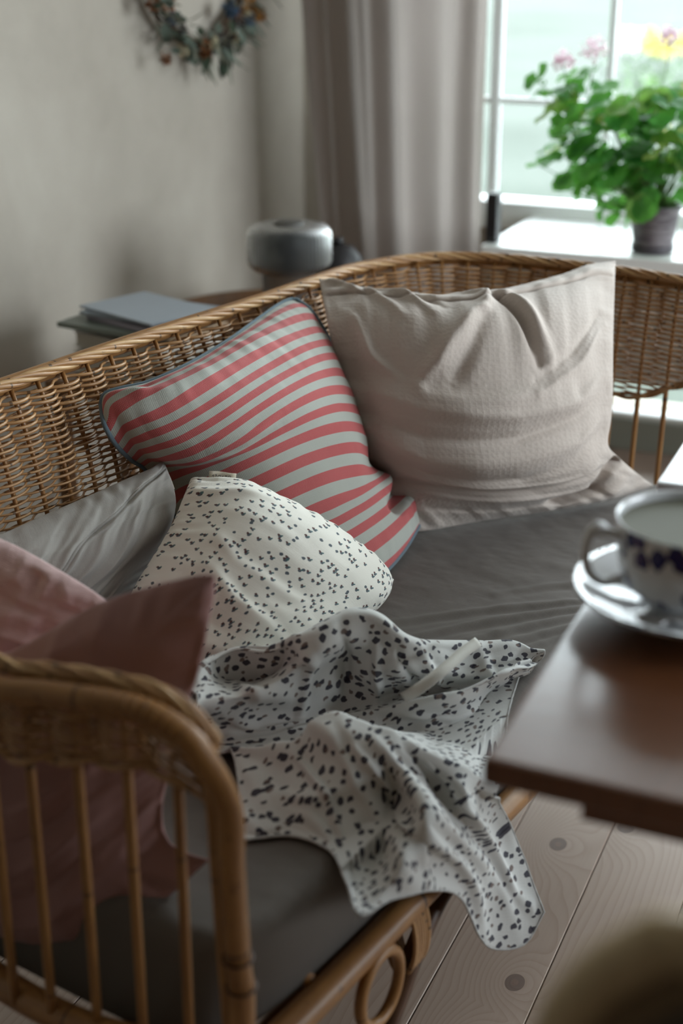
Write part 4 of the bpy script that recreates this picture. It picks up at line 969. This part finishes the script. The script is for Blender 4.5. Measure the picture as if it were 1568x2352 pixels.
# dark rounded pot beyond the lamp, on a plinth
dk = at(776, 600, y=2.78); kp = empty('dark_jar', (dk[0], dk[1], SZ)); tag(kp, 'dark rounded jar on the side table in front of the curtain, behind the lamp', 'jar')
M['dark'] = plain('black_glaze', (32, 30, 32), .5)
zz_ = dk[2]
link('jar_body', mesh_of([lathe([(0, SZ+.0005), (.035, SZ+.0005), (.045, SZ+.02), (.056, zz_-.05), (.058, zz_-.02), (.05, zz_+.01), (.035, zz_+.03), (.02, zz_+.036), (0, zz_+.036)], 40, (dk[0], dk[1], 0))]), M['dark'], kp)
link('jar_knob', mesh_of([lathe([(0, zz_+.036), (.010, zz_+.036), (.013, zz_+.045), (.008, zz_+.052), (0, zz_+.053)], 20, (dk[0], dk[1], 0))]), M['dark'], kp)
# books: a stack on a low stool
BX, BY = -1.365, 2.21
stl = empty('book_stool', (BX, BY, 0)); tag(stl, 'low dark stool under the stack of books and papers beside the wall', 'stool')
z_books = .50
link('stool_seat', boxm(BX-.14, BX+.14, BY-.13, BY+.13, z_books-.03, z_books-.0005, bev=.006), M['round_top'], stl)
for sx in (-1, 1):
    for sy in (-1, 1): link('leg', boxm(BX+sx*.12-.013, BX+sx*.12+.013, BY+sy*.105-.013, BY+sy*.105+.013, 0, z_books-.0305, bev=.003), M['round_top'], stl)
paper = plain('page_block', (196, 190, 178), .85)
def book(nm, lab, z0, h, sx, sy, ang, col, dx=0, dy=0, soft=False, grp=None):
    b = empty(nm, (BX+dx, BY+dy, z0), ang); c_ = (BX+dx, BY+dy)
    tag(b, lab, 'magazine' if soft else 'book', grp)
    def rb_(*a, bev=.002):
        me = boxm(c_[0]+a[0], c_[0]+a[1], c_[1]+a[2], c_[1]+a[3], a[4], a[5], bev=bev); 
        V = np.empty(len(me.vertices)*3); me.vertices.foreach_get('co', V); me.vertices.foreach_set('co', rotz(V.reshape(-1, 3), ang, c_).ravel()); me.update(); return me
    mt = plain('cover_'+nm, col, .45)
    if soft:
        link('cover', rb_(-sx/2, sx/2, -sy/2, sy/2, z0+.0004, z0+h, bev=.001), mt, b)
        link('pages', rb_(-sx/2+.003, sx/2-.001, -sy/2+.002, sy/2+.0015, z0+.0012, z0+h-.0010, bev=.0005), paper, b)
    else:
        link('pages', rb_(-sx/2+.004, sx/2-.004, -sy/2+.004, sy/2-.004, z0+.0033, z0+h-.0033, bev=.001), paper, b)
        link('cover', rb_(-sx/2, sx/2, -sy/2, sy/2, z0+h-.003, z0+h), mt, b); link('cover', rb_(-sx/2, sx/2, -sy/2, sy/2, z0+.0003, z0+.003), mt, b)
        link('spine', rb_(sx/2-.003, sx/2, -sy/2, sy/2, z0+.0031, z0+h-.0031, bev=.0008), mt, b)
    return b
z0 = z_books
for nm, lab, h, sx, sy, ang, col, dx, dy, soft in (
    ('book', 'thick white book at the bottom of the stack behind the sofa', .042, .22, .175, -.16, (206, 202, 192), .01, 0, False),
    ('book', 'white book just above the bottom one in the stack behind the sofa', .030, .215, .17, -.22, (212, 208, 200), .0, .01, False),
    ('book', 'thin pale book with tan spine in the middle of the stack', .012, .20, .165, -.18, (176, 150, 122), .02, .02, False),
    ('magazine', 'grey-green magazine hanging over the near end of the stack', .010, .215, .17, -.12, (120, 128, 120), -.018, -.01, True),
    ('magazine', 'lilac-grey folded magazine under the top blue-grey sheets', .011, .19, .155, -.3, (150, 144, 154), .02, .0, True),
    ('magazine', 'pale blue-grey magazine lying second from top of the stack', .006, .205, .16, -.1, (148, 158, 168), .01, .01, True),
    ('magazine', 'pale blue-grey magazine lying askew on top of the stack', .005, .205, .155, -.34, (164, 174, 184), .01, .0, True)):
    book(nm, lab, z0, h, sx, sy, ang, col, dx, dy, soft, 'books and magazines stacked by the wall'); z0 += h+.0006
print('BOOKTOP', z0, at(310, 670, x=BX))

# ------------------------------------------------------------------ things on the window sill
bp = at(1136, 555, z=ZS); bw = empty('black_box', (bp[0], bp[1], ZS)); tag(bw, 'narrow upright black box on the sill at the curtain edge', 'box')
hh = at(1136, 442, y=bp[1])[2]
link('box_body', boxm(bp[0]-.018, bp[0]+.007, bp[1]-.018, bp[1]+.018, ZS+.0005, hh-.004, bev=.002), M['dark'], bw)
link('box_lid', boxm(bp[0]-.017, bp[0]+.006, bp[1]-.017, bp[1]+.017, hh-.0035, hh, bev=.001), M['dark'], bw)
# geranium
pc = at(1497, 578, z=ZS); PX, PY = pc[0], pc[1]
gr = empty('potted_geranium', (PX, PY, ZS)); tag(gr, 'leafy green geranium with pale pink blooms in a grey pot on the window sill', 'plant')
rp = 112*.5/FPX*np.linalg.norm(pc-_C); zp = at(1497, 468, y=PY)[2]
t_ = NT('mauve_grey_pot'); o_ = t_.obj(); c = t_.ramp(t_.noise(t_.mapping(o_, (30, 30, 160)), 1, 4), [(.35, lin((78, 68, 74))), (.65, lin((126, 118, 122)))]); M['pot'] = t_.out(c, .45)
rb0 = rp*.76
link('pot', mesh_of([lathe([(0, ZS+.007), (rb0, ZS+.007), (rb0*1.02, ZS+.02), (rp*.96, zp-.012), (rp, zp-.010), (rp*1.02, zp), (rp*.95, zp), (rp*.92, zp-.012), (0, zp-.013)], 40, (PX, PY, 0))]), M['pot'], gr)
link('pot_saucer', mesh_of([lathe([(0, ZS+.0005), (rb0*.95, ZS+.0005), (rb0*1.08, ZS+.004), (rb0*1.1, ZS+.018), (rb0*1.06, ZS+.018), (rb0*1.03, ZS+.0066), (0, ZS+.0066)], 40, (PX, PY, 0))]), plain('dark_grey_saucer', (70, 64, 70), .5), gr)
link('soil', mesh_of([lathe([(0, zp-.010), (rp*.9, zp-.0125)], 24, (PX, PY, 0))]), plain('soil', (50, 38, 30), .95), gr)
def leaf_mat():
    t = NT('geranium_leaf'); info = t.n('ShaderNodeObjectInfo').outputs['Random']; uv = t.uv()
    c = t.ramp(info, [(0, lin((58, 132, 62))), (.45, lin((88, 168, 84))), (.8, lin((130, 196, 112))), (.97, lin((196, 206, 110)))])
    r_ = t.n('ShaderNodeVectorMath', {0: uv}, operation='LENGTH').outputs['Value']
    ringc = t.math('LESS_THAN', t.math('ABSOLUTE', t.math('SUBTRACT', r_, .55)), .12)
    c = t.mix(t.math('MULTIPLY', ringc, .18), c, lin((40, 84, 36)))
    t.out(c, .5, t.bump(t.noise(uv, 6, 2), .3, .002))
    tr = t.n('ShaderNodeBsdfTranslucent', {'Color': t.mix(.5, c, lin((150, 220, 80)))}); mx = t.n('ShaderNodeMixShader', {0: .42, 1: t.b.outputs[0], 2: tr.outputs[0]})
    t.t.links.new(mx.outputs[0], t.o.inputs[0]); return t.m
M['leaf'] = leaf_mat(); M['stem'] = plain('green_stem', (96, 130, 66), .6)
def leaf_mesh(seed):
    r_ = np.random.default_rng(seed); n = 20; th = np.linspace(.25, 2*pi-.25, n)
    rad = 1-.10*np.abs(np.sin(th*3.5))+r_.uniform(-.05, .05, n)
    V = [(0, 0, 0)]+[(.55*rr*cos(a), .55*rr*sin(a), .10+.03*sin(5*a)) for rr, a in zip(rad, th)]+[(rr*cos(a), rr*sin(a), .16+.09*sin(5*a+seed)+r_.uniform(-.03, .03)) for rr, a in zip(rad, th)]
    F = [[0, i+1, i+2] for i in range(n-1)]+[[i+1, i+1+n, i+2+n, i+2] for i in range(n-1)]
    V = np.array(V); me = mesh(V, F, V[:, :2]); me.materials.append(M['leaf']); return me
LEAF = [leaf_mesh(i) for i in range(6)]
def put(name, me, loc, rot, sc, parent):
    o = bpy.data.objects.new(name, me); COL.objects.link(o); o.parent = parent; o.matrix_parent_inverse = Matrix.Translation(parent.location).inverted()
    o.location = loc; o.rotation_euler = rot; o.scale = (sc,)*3; return o
hub = np.array([PX, PY, zp])
lobes = [(1275, 225, .0, 60, 55, 9), (1345, 180, 0, 60, 45, 7), (1300, 300, .0, 70, 50, 16), (1400, 260, 0, 90, 60, 22), (1370, 380, 0, 85, 60, 22), (1460, 330, 0, 90, 80, 28), (1470, 430, 0, 90, 70, 22), (1530, 230, 0, 70, 70, 22), (1550, 350, 0, 80, 90, 26), (1620, 300, 0, 80, 110, 26), (1630, 430, 0, 60, 70, 12), (1232, 195, 0, 18, 12, 2), (1320, 400, 0, 40, 40, 8), (1490, 480, 0, 45, 25, 8)]
mpx = np.linalg.norm(pc-_C)/FPX; stems = []
for (lx_, ly_, _, sx_, sy_, cnt) in lobes:
    for k in range(cnt):
        px_, py_ = lx_+random.gauss(0, sx_*.5), ly_+random.gauss(0, sy_*.5)
        yy = PY+random.uniform(-.09, .10); p = at(px_, py_, y=yy)
        if p[1] > WY-.08: p[1] = WY-.08
        out_ = Vector(p-hub).normalized(); q = (out_*.8+Vector((random.uniform(-.5, .5), random.uniform(-.9, .2), random.uniform(.1, 1.2)))).normalized()
        e_ = q.to_track_quat('Z', 'Y').to_euler(); e_.rotate_axis('Z', random.uniform(0, 6.28))
        put('leaf', LEAF[random.randrange(6)], Vector(p), e_, random.uniform(.025, .041), gr); stems.append(p)
sts = []
for i, p in enumerate(stems[::3]):
    mid = hub*.45+p*.55+np.array([0, 0, -.02]); sts.append(tube(spline([hub+np.array([random.uniform(-.02, .02), random.uniform(-.02, .02), -.012]), mid, p], 8), np.linspace(.0022, .001, 8), 5))
o = link('stems', mesh_of(sts), M['stem'], gr); o['kind'] = 'stuff'
t_ = NT('pale_pink_petal'); t_.out(lin((240, 220, 228)), .6); tr_ = t_.n('ShaderNodeBsdfTranslucent', {'Color': lin((246, 222, 232))}); mx2 = t_.n('ShaderNodeMixShader', {0: .6, 1: t_.b.outputs[0], 2: tr_.outputs[0]}); t_.t.links.new(mx2.outputs[0], t_.o.inputs[0]); M['petal'] = t_.m
def petal_mesh():
    V = [(0, 0, 0), (.5, -.32, .12), (1, -.3, .2), (1.15, 0, .22), (1, .3, .2), (.5, .32, .12)]
    me = mesh(np.array(V), [[0, 1, 2, 3], [0, 3, 4, 5]]); me.materials.append(M['petal']); return me
PET = petal_mesh()
for (fx, fy, yy, rr, base) in ((1292, 145, PY-.03, .017, (1300, 230)), (1366, 118, PY+.0, .020, (1345, 230)), (1537, 86, PY+.02, .018, (1515, 220)), (1500, 30, PY+.06, .0, None)):
    if not rr: continue
    p = at(fx, fy, y=yy); b_ = at(base[0], base[1], y=PY); rr *= 1.25
    fl_ = put('bloom', mesh_of([tube(spline([Vector(b_)-Vector(p), (Vector(b_)-Vector(p))*.4+Vector((.004, 0, 0)), (0, 0, -.006)], 8), .0012, 5)]), Vector(p), (0, 0, 0), 1, gr); fl_.data.materials.append(M['stem'])
    for k in range(70):
        d_ = Vector((random.gauss(0, 1), random.gauss(0, 1), random.gauss(.3, .8))).normalized()
        o = bpy.data.objects.new('petal', PET); COL.objects.link(o); o.parent = fl_; o.location = d_*rr*random.uniform(.5, 1.05); o.rotation_euler = (random.uniform(-.8, .8), random.uniform(-.8, .8), random.uniform(0, 6.3)); o.scale = (random.uniform(.011, .016),)*3

# ------------------------------------------------------------------ dried flower wreath on the left wall
WCX = WX+.035
wc = at(452, -185, x=WCX); wr_r = np.linalg.norm(at(452, 100, x=WCX)-wc)
wt = empty('dried_flower_wreath', tuple(wc)); tag(wt, 'wreath of dried flowers and grey-green leaves hanging on the plaster wall', 'wreath')
tw = []
for k in range(7):
    a = np.linspace(0, 2*pi, 90, endpoint=False); r1 = wr_r+random.uniform(-.006, .006); ph = random.uniform(0, 6)
    rr = r1+.007*np.sin(a*5+ph); tw.append(tube(np.stack([WCX+.007*np.cos(a*7+ph), wc[1]+rr*np.cos(a), wc[2]+rr*np.sin(a)], 1), .0028, 5, True))
o = link('twig_ring', mesh_of(tw), plain('brown_twig', (86, 66, 46), .8), wt); o['kind'] = 'stuff'
def leafm(n_, w_, mat, curl=.15):
    V = []; 
    for i in range(n_):
        t_ = i/(n_-1); ww = w_*sin(pi*min(t_*.95+.03, 1))
        V += [(t_, -ww, curl*t_*t_+.03), (t_, 0, curl*t_*t_), (t_, ww, curl*t_*t_+.03)]
    me = mesh(np.array(V), quads(n_, 3)); me.materials.append(mat); return me
ml = [plain('dry_leaf_grey', (104, 116, 104), .8), plain('dry_leaf_green', (66, 80, 62), .8), plain('dry_leaf_pale', (150, 152, 136), .8)]
LV = [leafm(6, .22, ml[0]), leafm(6, .16, ml[1]), leafm(6, .05, ml[2])]
mfl = [plain('dry_orange', (176, 124, 58), .8), plain('dry_rust', (134, 84, 44), .8), plain('thistle_blue', (62, 84, 104), .8), plain('dry_cream', (190, 180, 150), .8), plain('dark_seed', (44, 40, 44), .8)]
def flower(mat, spikes=26, seed=0):
    r_ = random.Random(seed); ps_ = []
    for k in range(spikes):
        d_ = Vector((r_.gauss(0, 1), r_.gauss(0, 1), r_.gauss(.2, 1))).normalized(); s_ = d_.orthogonal().normalized(); q_ = d_.cross(s_)
        a_, b_ = r_.uniform(.1, .25), r_.uniform(.1, .25)
        V = [d_*.1, d_*.65+s_*a_, d_*1.0, d_*.65-s_*a_]; ps_.append((np.array([tuple(v) for v in V]), [[0, 1, 2, 3]], None))
        V = [d_*.1, d_*.6+q_*b_, d_*.95, d_*.6-q_*b_]; ps_.append((np.array([tuple(v) for v in V]), [[0, 1, 2, 3]], None))
    me = mesh_of(ps_); me.materials.append(mat); return me
FL = [flower(m_, 24, i) for i, m_ in enumerate(mfl)]
for k in range(420):
    a = random.uniform(0, 2*pi); 
    if not (3.6 < a < 5.9) and random.random() < .6: continue
    rr = wr_r+random.gauss(.004, .024); p = Vector((WCX+random.uniform(-.005, .035), wc[1]+rr*cos(a), wc[2]+rr*sin(a)))
    d_ = Vector((random.uniform(.0, .8), cos(a)*random.uniform(.2, 1)+sin(a)*random.uniform(-.2, 1.), sin(a)*random.uniform(.2, 1)-cos(a)*random.uniform(-.2, 1.))).normalized()
    e_ = d_.to_track_quat('X', 'Z').to_euler(); i_ = random.choice((0, 0, 1, 1, 2, 2)); 
    sc__ = random.uniform(.035, .065) if i_ < 2 else random.uniform(.05, .11)
    if k < 400: put('leaf', LV[i_], p, e_, sc__, wt)
for k in range(58):
    a = random.uniform(0, 2*pi); rr = wr_r+random.gauss(0, .012); p = Vector((WCX+random.uniform(.01, .04), wc[1]+rr*cos(a), wc[2]+rr*sin(a)))
    put('dried_flower', FL[random.choice((0, 0, 1, 1, 0, 2, 3, 4))], p, (random.uniform(0, 6), random.uniform(0, 6), 0), random.uniform(.012, .024), wt)
for (fx, fy, i_, s_) in ((575, 12, 0, .024), (530, 20, 2, .026), (470, 120, 1, .02), (490, 95, 4, .017), (420, 115, 3, .018), (545, 85, 0, .015), (350, 8, 1, .02), (380, 135, 1, .016), (600, 35, 0, .02)):
    put('dried_flower', FL[i_], Vector(at(fx, fy, x=WCX+.03)), (1, 2, 0), s_, wt)
nl = bpy.data.objects.new('nail', boxm(WX+.0005, WCX, wc[1]-.0015, wc[1]+.0015, wc[2]+wr_r-.002, wc[2]+wr_r+.001, bev=.0004)); COL.objects.link(nl); nl.parent = wt; nl.matrix_parent_inverse = Matrix.Translation(wt.location).inverted(); nl.data.materials.append(M['steel'])

# ------------------------------------------------------------------ near chair, bottom right
M['bent'] = wood('pale_bentwood', (206, 184, 146), (160, 136, 100), (80, 60, 40), 1, .45, 'Y', False)
YC = .46
edge = [at(px_, py_, y=YC) for px_, py_ in ((1275, 2420), (1292, 2350), (1335, 2282), (1400, 2222), (1480, 2180), (1568, 2160))]
xl, zt2 = edge[0][0], edge[-1][2]+.003; xr = xl+.37; xm = (xl+xr)/2
ch_ = empty('bentwood_chair', (xm, YC-.2, 0)); tag(ch_, 'bentwood chair with rounded wooden back, close by at the near end of the table', 'chair')
left = [np.array([xl-.004, YC-.03, .0]), np.array([xl-.004, YC-.015, .25]), np.array([xl-.002, YC-.004, .46]), np.array([xl-.001, YC, edge[0][2]-.06])]+edge
half = left+[np.array([xm-.05, YC, zt2+.004]), np.array([xm, YC, zt2+.005])]
full = half+[np.array([2*xm-p[0], p[1], p[2]]) for p in half[-2::-1]]
link('back_hoop', mesh_of([tube(spline(full, 220), .0115, 14)]), M['bent'], ch_)
inner = [np.array([xm+(p[0]-xm)*(1-.026/abs(p[0]-xm) if abs(p[0]-xm) > .05 else .8), p[1], p[2]-.024]) for p in full if p[2] > .55]
inner = [np.array([inner[0][0], YC-.002, .47])]+inner+[np.array([inner[-1][0], YC-.002, .47])]
link('inner_hoop', mesh_of([tube(spline(inner, 160), .0085, 12)]), plain('dark_bentwood', (66, 50, 32), .4), ch_)
zpan = zt2-.07
pn = [(xm+(.12)*cos(a)*1.0, YC-.001, zpan-.06+.06*sin(a)) for a in np.linspace(pi, 0, 20)]
ep = [(p[0]+.004, p[2]-.006) for p in edge]; V = [(xl+.006, .47)]+ep+[(2*xm-a, b) for a, b in ep[::-1]]+[(xr-.006, .47)]
nV = len(V); VV3 = [(a, YC-.003, b) for a, b in V]+[(a, YC+.003, b) for a, b in V]
link('back_panel', mesh(np.array(VV3), [list(range(nV)), list(range(2*nV-1, nV-1, -1))]+[[i, i+nV, (i+1) % nV+nV, (i+1) % nV] for i in range(nV)], smooth=False), plain('brown_panel', (126, 104, 74), .6), ch_)
link('seat', mesh_of([lathe([(0, .435), (.17, .435), (.19, .44), (.195, .45), (.19, .46), (.17, .463), (0, .457)], 48, (xm, YC-.215, 0))]), M['bent'], ch_)
for sx in (-1, 1): link('leg', mesh_of([tube([(xm+sx*.14, YC-.33, .436), (xm+sx*.17, YC-.37, 0)], .013, 10)]), M['bent'], ch_)
link('leg_ring', mesh_of([tube(np.array([(xm+.15*cos(a), YC-.2+.15*sin(a), .22) for a in np.linspace(0, 2*pi, 48, endpoint=False)]), .008, 8, True)]), M['bent'], ch_)

# ------------------------------------------------------------------ garden plants beyond the window
M['bush'] = plain('bush_leaf', (96, 120, 84), .8); M['yel'] = plain('yellow_petal', (214, 202, 120), .7); M['whi'] = plain('white_petal', (240, 240, 232), .7)
def garden_bush(nm, lab, px_, py_, dist, w_, h_, nl_, fl__):
    p = at(px_, py_, y=dist); b = empty(nm, (p[0], p[1], -.5)); tag(b, lab, 'shrub')
    q = []; 
    for k in range(nl_):
        c_ = np.array([p[0]+random.gauss(0, w_*.4), p[1]+random.gauss(0, w_*.3), p[2]-h_*.4+random.gauss(0, h_*.3)]); a_ = np.random.default_rng(k).normal(0, 1, (4, 3))*.05*w_
        q.append((c_+a_, [[0, 1, 2, 3]], None))
    o = link('foliage', mesh_of(q), M['bush'], b); o['kind'] = 'stuff'
    link('stem', mesh_of([tube([(p[0], p[1], -.6), (p[0], p[1], p[2]-h_*.2)], .03, 6)]), M['stem'], b)
    for (fx, fy, m_, s_) in fl__:
        c_ = at(fx, fy, y=dist-w_*.3); put('blossom', FLB[m_], Vector(c_), (0, 0, 0), s_*.55, b)
FLB = {'y': flower(M['yel'], 30, 5), 'w': flower(M['whi'], 30, 6)}
garden_bush('flowering_shrub', 'blurred garden shrub with yellow and white blossoms out on the lawn', 1500, 150, 9.0, .34, .34, 260,
    [(1440, 92, 'w', .16), (1465, 95, 'w', .16), (1420, 105, 'w', .12), (1500, 105, 'y', .14), (1485, 85, 'y', .13), (1530, 110, 'y', .15), (1560, 100, 'y', .15), (1525, 300, 'y', .07), (1505, 310, 'y', .06)])
